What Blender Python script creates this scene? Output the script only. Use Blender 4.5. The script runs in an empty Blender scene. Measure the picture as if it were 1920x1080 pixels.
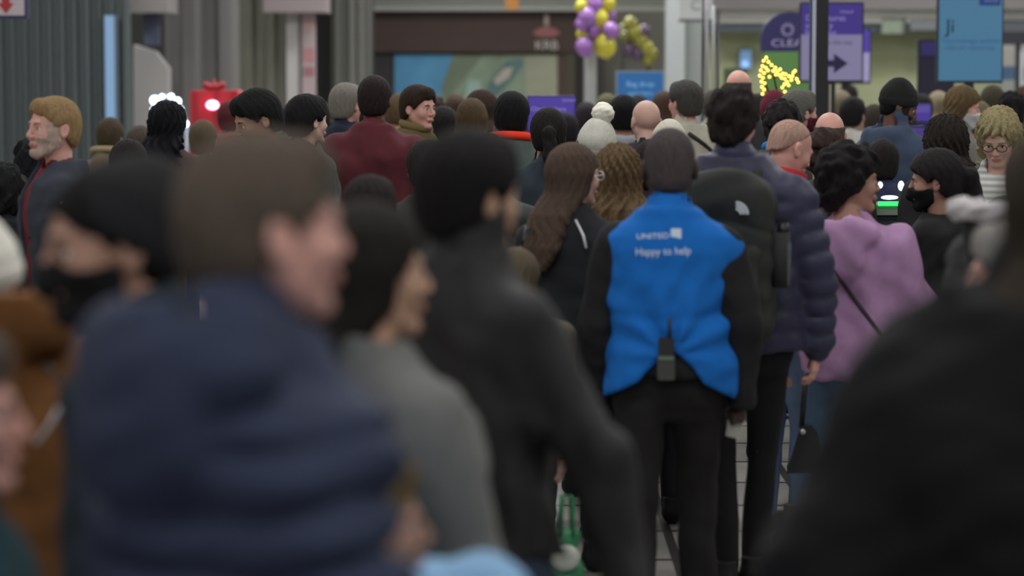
import bpy, math, random
import numpy as np
from mathutils import Vector, Matrix
from mathutils.bvhtree import BVHTree

# ------------------------------------------------------------ camera, world, light
SC = bpy.context.scene
COL = SC.collection
CAM_H, F_PX, PITCH = 1.98, 5000.0, math.atan(420 / 5000.0)
cam_data = bpy.data.cameras.new('camera')
cam = bpy.data.objects.new('camera', cam_data)
COL.objects.link(cam)
cam.location = (0, 0, CAM_H)
cam.rotation_euler = (math.pi / 2 - PITCH, 0, 0)
cam_data.sensor_width = 36
cam_data.lens = F_PX / 1920 * 36
cam_data.clip_end = 300
cam_data.dof.use_dof = True
cam_data.dof.focus_distance = 5000 / 385.0
cam_data.dof.aperture_fstop = 1.85
SC.camera = cam
SC.view_settings.view_transform = 'Standard'
SC.view_settings.look = 'None'
SC.view_settings.gamma = 1
SC.view_settings.use_curve_mapping = False
SC.view_settings.exposure = 0.0
W = bpy.data.worlds.new('world')
SC.world = W
W.use_nodes = True
W.node_tree.nodes['Background'].inputs[0].default_value = (0.75, 0.85, 1.0, 1)
W.node_tree.nodes['Background'].inputs[1].default_value = 0.42

def area(name, x, y, z, sx, sy, power, col=(0.96, 0.985, 1.0), rot=(0, 0, 0)):
    l = bpy.data.lights.new(name, 'AREA')
    l.shape = 'RECTANGLE'; l.size = sx; l.size_y = sy; l.energy = power; l.color = col
    o = bpy.data.objects.new(name, l)
    COL.objects.link(o)
    o.location = (x, y, z); o.rotation_euler = rot
    return o
LAMPS = []
for j, yy in enumerate((1.5, 6.5, 11.5, 17, 23, 29.5, 35.5)):
    for i, xx in enumerate((-5.2, 0.4, 6.0)):
        area('ceiling_lamp_light', xx, yy, 5.32, 2.6, 1.0, 78 if yy < 15 else (105 if yy < 20 else 235))
        LAMPS.append((xx, yy))

# ------------------------------------------------------------ helpers
RND = random.Random(7)

def pix(px, py, s):
    """point seen at pixel (px,py) where one metre spans s pixels"""
    F = Vector((0, math.cos(PITCH), -math.sin(PITCH)))
    U = Vector((0, math.sin(PITCH), math.cos(PITCH)))
    d = Vector((px - 960, 0, 0)) + U * (540 - py) + F * F_PX
    return Vector((0, 0, CAM_H)) + d / s

def tag(o, label=None, cat=None, group=None, kind=None):
    if label: o['label'] = label
    if cat: o['category'] = cat
    if group: o['group'] = group
    if kind: o['kind'] = kind
    return o

def empty(name, loc, rz=0):
    o = bpy.data.objects.new(name, None)
    COL.objects.link(o)
    o.empty_display_size = 0.1
    o.location = loc; o.rotation_euler = (0, 0, rz)
    return o

def lin(c):
    return tuple(((v / 255.0) / 12.92 if v / 255.0 < 0.04045 else ((v / 255.0 + 0.055) / 1.055) ** 2.4) for v in c)

_M = {}
def mat(name, rgb, rough=0.85, metal=0.0, var=0.12, scale=30.0, emit=0.0, bump=0.0, stretch=None, spec=0.5, alpha=1):
    """procedural surface: base colour broken up by noise"""
    key = (name, rgb)
    if key in _M: return _M[key]
    m = bpy.data.materials.new(name); m.use_nodes = True
    nt = m.node_tree; b = nt.nodes['Principled BSDF']
    c = lin(rgb)
    b.inputs['Roughness'].default_value = rough
    b.inputs['Metallic'].default_value = metal
    b.inputs['Specular IOR Level'].default_value = spec
    if var > 0:
        tc = nt.nodes.new('ShaderNodeTexCoord'); mp = nt.nodes.new('ShaderNodeMapping')
        n = nt.nodes.new('ShaderNodeTexNoise'); r = nt.nodes.new('ShaderNodeMix'); r.data_type = 'RGBA'
        n.inputs['Scale'].default_value = scale; n.inputs['Detail'].default_value = 3
        if stretch: mp.inputs['Scale'].default_value = stretch
        nt.links.new(tc.outputs['Object'], mp.inputs[0]); nt.links.new(mp.outputs[0], n.inputs['Vector'])
        nt.links.new(n.outputs['Fac'], r.inputs['Factor'])
        r.inputs['A'].default_value = tuple(v * (1 - var * 1.6) for v in c) + (1,)
        r.inputs['B'].default_value = tuple(min(1, v * (1 + var * 1.6)) for v in c) + (1,)
        nt.links.new(r.outputs['Result'], b.inputs['Base Color'])
        if bump > 0:
            bp = nt.nodes.new('ShaderNodeBump'); bp.inputs['Strength'].default_value = bump
            bp.inputs['Distance'].default_value = 0.01
            nt.links.new(n.outputs['Fac'], bp.inputs['Height']); nt.links.new(bp.outputs[0], b.inputs['Normal'])
    else:
        b.inputs['Base Color'].default_value = c + (1,)
    if emit > 0:
        b.inputs['Emission Color'].default_value = c + (1,)
        b.inputs['Emission Strength'].default_value = emit
    _M[key] = m
    return m

def mk(name, V, Q, m, parent=None, smooth=True):
    """one mesh object from vertex array V and face array Q (quads or tris)"""
    me = bpy.data.meshes.new(name)
    V = np.asarray(V, dtype=np.float32)
    Q = np.asarray(Q, dtype=np.int32)
    k = Q.shape[1]
    me.vertices.add(len(V)); me.vertices.foreach_set('co', V.ravel())
    me.loops.add(Q.size); me.loops.foreach_set('vertex_index', Q.ravel())
    me.polygons.add(len(Q)); me.polygons.foreach_set('loop_start', np.arange(0, Q.size, k, dtype=np.int32))
    me.update(calc_edges=True); me.validate()
    if smooth: me.polygons.foreach_set('use_smooth', [True] * len(me.polygons))
    me.materials.append(m)
    o = bpy.data.objects.new(name, me)
    COL.objects.link(o)
    if parent: o.parent = parent
    return o

class MB:
    """collects boxes, tubes and prisms, builds one mesh object"""
    def __init__(s): s.v = []; s.f = []
    def add(s, vs, fs):
        b = len(s.v); s.v += [tuple(v) for v in vs]; s.f += [tuple(i + b for i in f) for f in fs]; return s
    def box(s, x0, x1, y0, y1, z0, z1, bev=0.0):
        if bev <= 0:
            vs = [(x, y, z) for z in (z0, z1) for y in (y0, y1) for x in (x0, x1)]
            return s.add(vs, [(0, 2, 3, 1), (4, 5, 7, 6), (0, 1, 5, 4), (2, 6, 7, 3), (0, 4, 6, 2), (1, 3, 7, 5)])
        pts = []
        for cx, cz, a0 in ((x1 - bev, z1 - bev, 0), (x0 + bev, z1 - bev, 90), (x0 + bev, z0 + bev, 180), (x1 - bev, z0 + bev, 270)):
            for k in range(4):
                a = math.radians(a0 + k * 30); pts.append((cx + bev * math.cos(a), cz + bev * math.sin(a)))
        return s.prism(pts, y0, y1)
    def prism(s, pts, y0, y1):
        """outline in x,z extruded along y"""
        n = len(pts)
        vs = [(p[0], y0, p[1]) for p in pts] + [(p[0], y1, p[1]) for p in pts]
        fs = [tuple(range(n)), tuple(range(2 * n - 1, n - 1, -1))]
        fs += [(i, i + n, (i + 1) % n + n, (i + 1) % n) for i in range(n)]
        return s.add(vs, fs)
    def tube(s, pts, r, n=8):
        pts = [Vector(p) for p in pts]; vs = []; fs = []
        rr = r if isinstance(r, (list, tuple)) else [r] * len(pts)
        up = Vector((0.1, 0.2, 1)).normalized()
        for i, p in enumerate(pts):
            d = (pts[min(i + 1, len(pts) - 1)] - pts[max(i - 1, 0)]).normalized()
            a = d.cross(up)
            if a.length < 0.05: a = d.cross(Vector((1, 0, 0)))
            a.normalize(); b = d.cross(a)
            for k in range(n):
                t = 2 * math.pi * k / n
                vs.append(p + a * (rr[i] * math.cos(t)) + b * (rr[i] * math.sin(t)))
        for i in range(len(pts) - 1):
            for k in range(n):
                fs.append((i * n + k, i * n + (k + 1) % n, (i + 1) * n + (k + 1) % n, (i + 1) * n + k))
        fs.append(tuple(range(n - 1, -1, -1))); fs.append(tuple(range((len(pts) - 1) * n, len(pts) * n)))
        return s.add(vs, fs)
    def ball(s, c, r, n=10):
        rx, ry, rz = r if isinstance(r, (list, tuple)) else (r, r, r)
        vs = []; fs = []
        for i in range(n + 1):
            ph = math.pi * i / n
            for k in range(2 * n):
                t = math.pi * k / n
                vs.append((c[0] + rx * math.sin(ph) * math.cos(t), c[1] + ry * math.sin(ph) * math.sin(t), c[2] + rz * math.cos(ph)))
        for i in range(n):
            for k in range(2 * n):
                fs.append((i * 2 * n + k, (i + 1) * 2 * n + k, (i + 1) * 2 * n + (k + 1) % (2 * n), i * 2 * n + (k + 1) % (2 * n)))
        return s.add(vs, fs)
    def build(s, name, m, parent=None, smooth=False, loc=None):
        me = bpy.data.meshes.new(name)
        me.from_pydata(s.v, [], s.f); me.update()
        if smooth: me.polygons.foreach_set('use_smooth', [True] * len(me.polygons))
        me.materials.append(m)
        o = bpy.data.objects.new(name, me); COL.objects.link(o)
        if parent: o.parent = parent
        if loc: o.location = loc
        return o

def text_obj(name, body, size, m, parent, loc, rot=(math.pi / 2, 0, 0), extrude=0.002, align='CENTER', sx=1.0):
    """lettering as a thin solid mesh"""
    cu = bpy.data.curves.new(name, 'FONT'); cu.body = body; cu.size = size
    cu.align_x = align; cu.align_y = 'CENTER'; cu.extrude = extrude
    t = bpy.data.objects.new(name + '_curve', cu); COL.objects.link(t)
    dg = bpy.context.evaluated_depsgraph_get()
    me = bpy.data.meshes.new_from_object(t.evaluated_get(dg))
    bpy.data.objects.remove(t)
    me.materials.clear(); me.materials.append(m)
    o = bpy.data.objects.new(name, me); COL.objects.link(o)
    o.parent = parent; o.location = loc; o.rotation_euler = rot; o.scale = (sx, 1, 1)
    return o

# ------------------------------------------------------------ implicit solids
def smin(a, b, k):
    h = np.clip(0.5 + 0.5 * (b - a) / k, 0, 1)
    return b + (a - b) * h - k * h * (1 - h)

class Grid:
    """signed distance field on a box grid, turned into a smooth quad surface"""
    def __init__(g, lo, hi, st, zs=None):
        st = st if isinstance(st, (tuple, list)) else (st, st, st)
        g.ax = [np.arange(lo[i], hi[i] + st[i], st[i], dtype=np.float32) for i in range(3)]
        if zs is not None: g.ax[2] = np.asarray(zs, dtype=np.float32)
        g.D = np.full([len(a) for a in g.ax], 0.6, dtype=np.float32)
    def sl(g, lo, hi):
        out = []
        for i in range(3):
            a = g.ax[i]
            i0 = int(np.searchsorted(a, lo[i])); i1 = int(np.searchsorted(a, hi[i]))
            out.append(slice(max(i0 - 1, 0), min(i1 + 1, len(a))))
        s = tuple(out)
        X = g.ax[0][s[0]][:, None, None]; Y = g.ax[1][s[1]][None, :, None]; Z = g.ax[2][s[2]][None, None, :]
        return s, X, Y, Z
    def put(g, s, d, k, sub=False):
        if d.size == 0: return
        d = d.astype(np.float32)
        if sub: g.D[s] = -smin(-g.D[s], d, max(k, 1e-4))
        elif k <= 0: g.D[s] = np.minimum(g.D[s], d)
        else: g.D[s] = smin(g.D[s], d, k)
    def cone(g, a, b, r1, r2, k=0.02, sub=False, wave=None, squash=None):
        a = np.array(a, float); b = np.array(b, float); m = max(r1, r2) + 2 * k + 0.04
        s, X, Y, Z = g.sl(np.minimum(a, b) - m, np.maximum(a, b) + m)
        ba = b - a; L = max(float(ba @ ba), 1e-9)
        px, py, pz = X - a[0], Y - a[1], Z - a[2]
        t = np.clip((px * ba[0] + py * ba[1] + pz * ba[2]) / L, 0, 1)
        d = np.sqrt((px - t * ba[0]) ** 2 + (py - t * ba[1]) ** 2 + (pz - t * ba[2]) ** 2) - (r1 + (r2 - r1) * t)
        if wave:
            amp, n = wave
            d = d - amp * (np.abs(np.sin(np.pi * t * n)) ** 0.6 - 0.6)
        g.put(s, d, k, sub)
    def ell(g, c, r, k=0.02, sub=False, rot=None):
        c = np.array(c, float); r = np.array(r, float); m = (max(r) if rot is not None else r) + 2 * k + 0.03
        s, X, Y, Z = g.sl(c - m, c + m)
        x, y, z = X - c[0], Y - c[1], Z - c[2]
        if rot is not None:
            R = Matrix.Rotation(rot[0], 3, rot[1]).transposed() if isinstance(rot, tuple) else rot
            x, y, z = [R[i][0] * x + R[i][1] * y + R[i][2] * z for i in range(3)]
        k0 = np.sqrt((x / r[0]) ** 2 + (y / r[1]) ** 2 + (z / r[2]) ** 2)
        k1 = np.sqrt((x / r[0] ** 2) ** 2 + (y / r[1] ** 2) ** 2 + (z / r[2] ** 2) ** 2)
        g.put(s, k0 * (k0 - 1.0) / np.maximum(k1, 1e-6), k, sub)
    def box(g, c, h, rad, k=0.01, sub=False, R=None):
        c = np.array(c, float); m = max(h) * 1.3 + 2 * k + 0.04
        s, X, Y, Z = g.sl(c - m, c + m)
        x, y, z = X - c[0], Y - c[1], Z - c[2]
        if R is not None: x, y, z = [R[i][0] * x + R[i][1] * y + R[i][2] * z for i in range(3)]
        q = [np.abs(v) - (h[i] - rad) for i, v in enumerate((x, y, z))]
        q = np.broadcast_arrays(*q)
        d = np.sqrt(sum(np.maximum(v, 0) ** 2 for v in q)) + np.minimum(np.maximum(np.maximum(q[0], q[1]), q[2]), 0) - rad
        g.put(s, d, k, sub)
    def loft(g, zk, ak, bk, ck, th=0.0, ox=None, oy=None, n=2.3, k=0.03, puff=None, z0=None, z1=None, xk=None):
        Z = g.ax[2]
        A = np.interp(Z, zk, ak) + th; B = np.interp(Z, zk, bk) + th; C = np.interp(Z, zk, ck)
        if puff is not None:
            w = puff(Z); A = A + w; B = B + w
        OX = ox(Z) if ox is not None else 0 * Z
        OY = (oy(Z) if oy is not None else 0 * Z) + C
        if xk is not None: OX = OX + np.interp(Z, zk, xk)
        X = g.ax[0][:, None, None]; Y = g.ax[1][None, :, None]
        A, B, OX, OY = [v[None, None, :] for v in (A, B, OX, OY)]
        q = (np.abs((X - OX) / A) ** n + np.abs((Y - OY) / B) ** n) ** (1.0 / n)
        d = (q - 1) * np.minimum(A, B) * 0.9
        ZZ = Z[None, None, :]
        z0 = zk[0] if z0 is None else z0; z1 = zk[-1] if z1 is None else z1
        d = np.maximum(d, np.maximum(z0 - ZZ, ZZ - z1))
        g.D = smin(g.D, d.astype(np.float32), k) if k > 0 else np.minimum(g.D, d.astype(np.float32))
    def xyz(g):
        return g.ax[0][:, None, None], g.ax[1][None, :, None], g.ax[2][None, None, :]
    def noise(g, amp, freq, seed=0, aniso=(1, 1, 1), n=6):
        """folds: sum of warped plane waves"""
        r = random.Random(seed); X, Y, Z = g.xyz(); t = 0
        wx = 0.35 * np.sin(Z * freq * 0.7 + r.random() * 6) + 0.35 * np.sin(X * freq * .6 + r.random() * 6)
        for _ in range(n):
            k = np.array([r.gauss(0, 1) * aniso[i] for i in range(3)]); k *= freq * r.uniform(0.6, 1.5) / (np.linalg.norm(k) + 1e-6)
            t = t + np.sin(X * k[0] + Y * k[1] + Z * k[2] + r.random() * 6.28 + wx)
        g.D = (g.D + (amp / math.sqrt(n)) * 1.3 * t).astype(np.float32)
    def cut(g, d):
        g.D = np.maximum(g.D, d).astype(np.float32)
    def mesh(g):
        D = g.D.copy()
        D[0] = D[-1] = 0.05; D[:, 0] = D[:, -1] = 0.05; D[:, :, 0] = D[:, :, -1] = 0.05
        S = D < 0
        nx, ny, nz = D.shape
        cs = S[:-1, :-1, :-1].astype(np.int8)
        tot = np.zeros_like(cs)
        offs = [(i, j, k) for i in (0, 1) for j in (0, 1) for k in (0, 1)]
        for i, j, k in offs: tot += S[i:nx - 1 + i, j:ny - 1 + j, k:nz - 1 + k]
        idx = np.argwhere((tot > 0) & (tot < 8))
        if len(idx) == 0: return np.zeros((3, 3)), np.array([[0, 1, 2]])
        P = np.zeros((len(idx), 3)); N = np.zeros(len(idx))
        for o in offs:
            for a in range(3):
                if o[a]: continue
                p = list(o); p[a] = 1
                va = D[idx[:, 0] + o[0], idx[:, 1] + o[1], idx[:, 2] + o[2]]
                vb = D[idx[:, 0] + p[0], idx[:, 1] + p[1], idx[:, 2] + p[2]]
                c = (va < 0) != (vb < 0)
                t = np.where(c, va / np.where(c, va - vb, 1), 0)
                q = np.zeros((len(idx), 3)) + np.array(o); q[:, a] += t
                P += q * c[:, None]; N += c
        P = idx + P / N[:, None]
        V = np.stack([np.interp(P[:, i], np.arange(len(g.ax[i])), g.ax[i]) for i in range(3)], 1)
        cid = np.full(D.shape, -1, np.int32); cid[idx[:, 0], idx[:, 1], idx[:, 2]] = np.arange(len(idx))
        Q = []
        for a in range(3):
            u, v = [(1, 2), (2, 0), (0, 1)][a]
            sa = [slice(1, -1)] * 3; sb = [slice(1, -1)] * 3
            sa[a] = slice(0, -1); sb[a] = slice(1, None)
            A = S[tuple(sa)]; B = S[tuple(sb)]
            e = np.argwhere(A != B)
            if len(e) == 0: continue
            flip = ~A[e[:, 0], e[:, 1], e[:, 2]]
            base = e.copy()
            for m in range(3):
                if m != a: base[:, m] += 1
            def c(du, dv):
                b = base.copy(); b[:, u] -= du; b[:, v] -= dv
                return cid[b[:, 0], b[:, 1], b[:, 2]]
            q = np.stack([c(1, 1), c(0, 1), c(0, 0), c(1, 0)], 1)
            q[flip] = q[flip][:, ::-1]
            Q.append(q)
        Q = np.concatenate(Q)
        return V, Q[(Q >= 0).all(1)]

def join(parts):
    V = []; Q = []; b = 0
    for v, q in parts:
        if q.shape[1] == 3: continue
        V.append(v); Q.append(q + b); b += len(v)
    return np.concatenate(V), np.concatenate(Q)
def xf(V, M):
    A = np.array(M); return V @ A[:3, :3].T + A[:3, 3]

# ------------------------------------------------------------ people
SKIN = {'fair': (212, 172, 156), 'pink': (216, 162, 148), 'tan': (174, 132, 112), 'olive': (194, 152, 126), 'brown': (112, 76, 60), 'dark': (66, 52, 48)}
def skin_mat(k): return mat('skin ' + k, SKIN[k], 0.55, var=0.05, scale=25, spec=0.35)
def hair_mat(c): return mat('hair', tuple(int(v * 0.8) for v in c), 0.75, var=0.34, scale=11, stretch=(16, 16, 1.6), bump=0.8, spec=0.18)
def cloth_mat(c, r=0.9): return mat('cloth %.2f' % r, c, r, var=0.09, scale=22, bump=0.12, spec=0.3)
EYE = mat('eye white', (215, 208, 200), 0.25, var=0)
IRIS = mat('iris', (48, 34, 26), 0.2, var=0)
LIPC = {'fair': (176, 112, 104), 'pink': (180, 110, 104), 'tan': (150, 92, 80), 'olive': (156, 98, 84), 'brown': (88, 52, 46), 'dark': (54, 36, 34)}

def add_face(g, t=0.0, features=True):
    """cranium, face and jaw in head space: y forward, z up, chin to crown 0.235"""
    g.ell((0, -0.012, 0.030), (0.075 + t, 0.096 + t, 0.087 + t), 0.01)
    g.ell((0, 0.020, -0.030), (0.060 + t, 0.068 + t, 0.078 + t), 0.025)
    for q in (-1, 1):
        g.cone((q * 0.050, -0.005, -0.045), (q * 0.016, 0.068, -0.098), 0.017 + t, 0.015 + t, 0.025)
        g.ell((q * 0.040, 0.058, -0.026), (0.024 + t, 0.024 + t, 0.026 + t), 0.02)
    g.ell((0, 0.078, -0.097), (0.018 + t, 0.016 + t, 0.014 + t), 0.015)
    if not features: return
    g.cone((-0.032, 0.078, 0.020), (0.032, 0.078, 0.020), 0.011, 0.011, 0.015)
    for q in (-1, 1): g.ell((q * 0.031, 0.096, 0.002), (0.019, 0.014, 0.012), 0.010, sub=True)
    for q in (-1, 1): g.cone((q * 0.019, 0.082, 0.0105), (q * 0.043, 0.078, 0.0105), 0.0055, 0.005, 0.005)
    g.cone((0, 0.088, 0.012), (0, 0.108, -0.026), 0.007, 0.010, 0.010)
    for q in (-1, 1): g.ell((q * 0.011, 0.098, -0.031), (0.009, 0.011, 0.008), 0.006)
    g.ell((0, 0.090, -0.062), (0.026, 0.010, 0.013), 0.008)
    g.ell((0, 0.103, -0.0625), (0.024, 0.006, 0.0018), 0.004, sub=True)

def add_ears(g):
    for q in (-1, 1):
        g.ell((q * 0.079, -0.012, -0.008), (0.011, 0.019, 0.033), 0.006, rot=(0.25, 'X'))
        g.ell((q * 0.088, -0.006, -0.006), (0.006, 0.011, 0.020), 0.004, sub=True, rot=(0.25, 'X'))

_HC = {}
def head_mesh(st, nb, key):
    g = Grid((-0.12, -0.15, -0.22), (0.12, 0.14, 0.135), st)
    g.cone((0, -0.018, -0.06), tuple(nb), 0.052, 0.060, 0.02)
    add_face(g); add_ears(g)
    return g.mesh()

def hair_mesh(style, st, t=0.016, L=0.35, seed=0, wave=0.0016, width=1.0, hl=0.0, fr=0.026, back=0.03):
    lowz = -L - 0.05 if style in ('long', 'ponytail') else -0.14
    g = Grid((-0.2, -0.24, lowz), (0.2, 0.13, 0.2), st)
    X, Y, Z = g.xyz()
    hair_line = 0.7 * (Y - Z) - 0.018 + hl + 0.004 * np.sin(X * 90 + seed)
    if style == 'fringe':
        g.ell((0, -0.012, 0.030), (0.075 + t, 0.096 + t, 0.087 + t), 0.0)
        g.ell((0, -0.042, -0.02), (0.066 + t, 0.060 + t, 0.070 + t), 0.02)
        g.cut(np.maximum(np.maximum(hair_line, -0.07 - Z), Z - 0.045))
    elif style in ('short', 'buzz', 'curly', 'ponytail', 'bun'):
        g.ell((0, -0.014, 0.032), (0.075 + t, 0.096 + t, 0.087 + t), 0.0)
        g.ell((0, -0.044, -0.02), (0.064 + t, 0.058 + t, 0.072 + t), 0.02)
        if style == 'short': g.ell((0, 0.055, 0.088), (0.055, 0.035, 0.026 + t * 0.6), 0.02)
        if style == 'curly': g.noise(0.007, 110, seed)
        nape = -0.078 if style != 'curly' else -0.115
        g.cut(np.maximum(hair_line, nape - Z + 0.3 * np.maximum(Y, 0)))
    if style == 'ponytail':
        pts = [(0, -0.105, 0.035), (0, -0.155, 0.01), (0.01, -0.165, -0.10), (0.015, -0.150, -L)]
        for a, b, r1, r2 in zip(pts[:-1], pts[1:], (0.022, 0.034, 0.038), (0.034, 0.038, 0.014)): g.cone(a, b, r1, r2, 0.015)
    if style == 'bun': g.ell((0, -0.105, 0.07), (0.048, 0.045, 0.045), 0.008)
    if style == 'long':
        g.ell((0, -0.014, 0.034), (0.078 + t, 0.098 + t, 0.088 + t), 0.0)
        zk = [-L, -L * 0.75, -L * 0.4, -0.06, 0.02, 0.07]
        ak = [0.05 * width, 0.115 * width, 0.118 * width, 0.092 + t * 0.3, 0.086 + t * 0.5, 0.06]
        bk = [0.022, 0.040, 0.058, 0.078, 0.085, 0.06]
        ck = [-0.125 - back, -0.110 - back, -0.078 - back * 0.7, -0.040, -0.025, -0.02]
        g.loft(zk, ak, bk, ck, n=2.2, k=0.03)
        g.cut(np.minimum(hair_line, Y - fr + 0.35 * np.maximum(-Z - 0.06, 0)))
    ang = np.arctan2(X, Y + 0.02)
    g.D = (g.D + wave * np.sin(ang * 17 + 5 * np.sin(Z * 22 + seed)) + wave * 0.7 * np.sin(ang * 31 + 4 * np.sin(Z * 35 + seed * 2))).astype(np.float32)
    if style in ('short', 'buzz', 'fringe', 'bun', 'ponytail'):
        for q in (-1, 1): g.ell((q * 0.088, 0.000, -0.016), (0.024, 0.024, 0.034), 0.006, sub=True)
    # hollow out: the scalp fills it
    return g.mesh()

def hat_mesh(kind, st, seed=0):
    g = Grid((-0.13, -0.16, -0.06), (0.13, 0.24, 0.2), st)
    X, Y, Z = g.xyz(); ang = np.arctan2(X, Y)
    if kind == 'beanie':
        g.ell((0, -0.014, 0.036), (0.091, 0.111, 0.104), 0.0); g.ell((0, -0.035, 0.105), (0.045, 0.05, 0.045), 0.04)
        g.D = (g.D + 0.0016 * np.sin(ang * 44)).astype(np.float32)
        g.cut(0.006 - Z + 0.34 * Y)
        g2 = Grid((-0.13, -0.16, -0.06), (0.13, 0.24, 0.2), st)
        g2.ell((0, -0.014, 0.034), (0.095, 0.115, 0.100), 0.0)
        g2.D = (g2.D + 0.0016 * np.sin(ang * 44)).astype(np.float32)
        d = Z - 0.34 * Y
        g2.cut(np.maximum(-0.004 - d, d - 0.040))
        g.D = np.minimum(g.D, g2.D)
    else:   # peaked cap
        g.ell((0, -0.014, 0.036), (0.090, 0.112, 0.098), 0.0)
        g.cut(0.030 - Z + 0.10 * Y)
        g.ell((0, 0.118, 0.036), (0.068, 0.075, 0.012), 0.006, rot=(-0.2, 'X'))
    return g.mesh()

def mask_mesh(st, beard=False, t=0.007):
    g = Grid((-0.1, -0.04, -0.15), (0.1, 0.15, 0.05), st)
    X, Y, Z = g.xyz()
    add_face(g, t, False)
    if beard:
        g.noise(0.001, 130, 3)
        g.cut(np.maximum(Z + 0.030 - 0.9 * np.abs(X) * (np.abs(X) > 0.0) * (Y < 0.06), -(Y + 0.005)))
        g.ell((0, 0.104, -0.060), (0.020, 0.02, 0.008), 0.004, sub=True)
    else:
        g.cone((0, 0.096, -0.016), (0, 0.104, -0.048), 0.021, 0.025, 0.02)
        g.cut(np.maximum(Z + 0.012 + 0.25 * np.abs(X), -(Y - 0.005)))
    return g.mesh()

_HAND = {}
def hand_mesh(side, pose, st):
    """fingers along +x, thumb +y, right hand palm -z"""
    k = (side, pose, st)
    if k in _HAND: return _HAND[k]
    g = Grid((-0.04, -0.07, -0.11), (0.2, 0.11, 0.05), st)
    curl = {'relaxed': (14, 26, 20), 'grip': (62, 80, 45), 'point': (20, 30, 20)}[pose]
    g.cone((-0.03, 0, 0), (0.015, 0, 0), 0.026, 0.026, 0.01)
    for i, (y, L) in enumerate(((0.030, 0.072), (0.010, 0.080), (-0.010, 0.074), (-0.028, 0.058))):
        base = Vector((0.092 - abs(i - 1) * 0.004, y, -0.002 - 0.003 * abs(i - 1.2)))
        g.cone((0.012, y * 0.5, 0), tuple(base), 0.015, 0.0125, 0.014)
        a = 0; p = base
        for j, fr in enumerate((0.45, 0.32, 0.25)):
            a += math.radians(curl[j] * (1 + 0.12 * i))
            d = Vector((math.cos(a), (y * 0.8), -math.sin(a))).normalized()
            q = p + d * L * fr
            g.cone(tuple(p), tuple(q), 0.0092 - j * 0.0008, 0.0086 - j * 0.0009, 0.003)
            p = q
    g.cone((0.015, 0.018, -0.004), (0.048, 0.046, -0.016), 0.017, 0.0125, 0.012)
    g.cone((0.048, 0.046, -0.016), (0.076, 0.054, -0.026 if pose != 'grip' else -0.05), 0.0115, 0.0105, 0.004)
    g.cone((0.076, 0.054, -0.026 if pose != 'grip' else -0.05), (0.100, 0.052 if pose != 'grip' else 0.03, -0.034 if pose != 'grip' else -0.058), 0.0105, 0.0088, 0.004)
    V, Q = g.mesh()
    if side < 0: V = V * np.array([1, 1, -1]); Q = Q[:, ::-1]
    _HAND[k] = (V, Q)
    return V, Q

_SHOE = []
def shoe(parent, m, loc, rz=0):
    if not _SHOE:
        g = Grid((-0.08, -0.12, -0.02), (0.08, 0.24, 0.16), 0.008)
        g.cone((0, -0.035, 0.05), (0, 0.12, 0.035), 0.044, 0.040, 0.02)
        g.cone((0, -0.03, 0.05), (0, -0.03, 0.11), 0.043, 0.042, 0.02)
        g.ell((0, 0.13, 0.028), (0.047, 0.065, 0.036), 0.02)
        X, Y, Z = g.xyz(); g.cut(np.maximum(-Z, Z - 0.12))
        _SHOE.append(g.mesh())
        o = mk('shoe', _SHOE[0][0], _SHOE[0][1], m, parent); _SHOE.append(o.data)
    else:
        me = _SHOE[1]
        o = bpy.data.objects.new('shoe', me); COL.objects.link(o); o.parent = parent
    o.location = loc; o.rotation_euler = (0, 0, rz)
    if o.data.materials[0] != m:
        o.material_slots[0].link = 'OBJECT'; o.material_slots[0].material = m
    return o

TOR_M = dict(z=[.80, .88, .95, 1.05, 1.15, 1.27, 1.36, 1.41, 1.445, 1.475, 1.51],
             a=[.158, .164, .165, .155, .152, .164, .172, .160, .128, .092, .062],
             b=[.098, .104, .108, .106, .108, .116, .112, .100, .084, .066, .054],
             c=[-.012, -.012, -.012, 0, .004, .004, -.002, -.006, -.010, -.014, -.018])
TOR_F = dict(z=TOR_M['z'],
             a=[.166, .172, .168, .142, .134, .146, .152, .142, .114, .082, .055],
             b=[.102, .106, .106, .092, .094, .114, .108, .092, .076, .060, .048],
             c=[-.014, -.014, -.012, 0, .004, .012, .004, -.004, -.010, -.014, -.018])
N_PEOPLE = [0]

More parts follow.
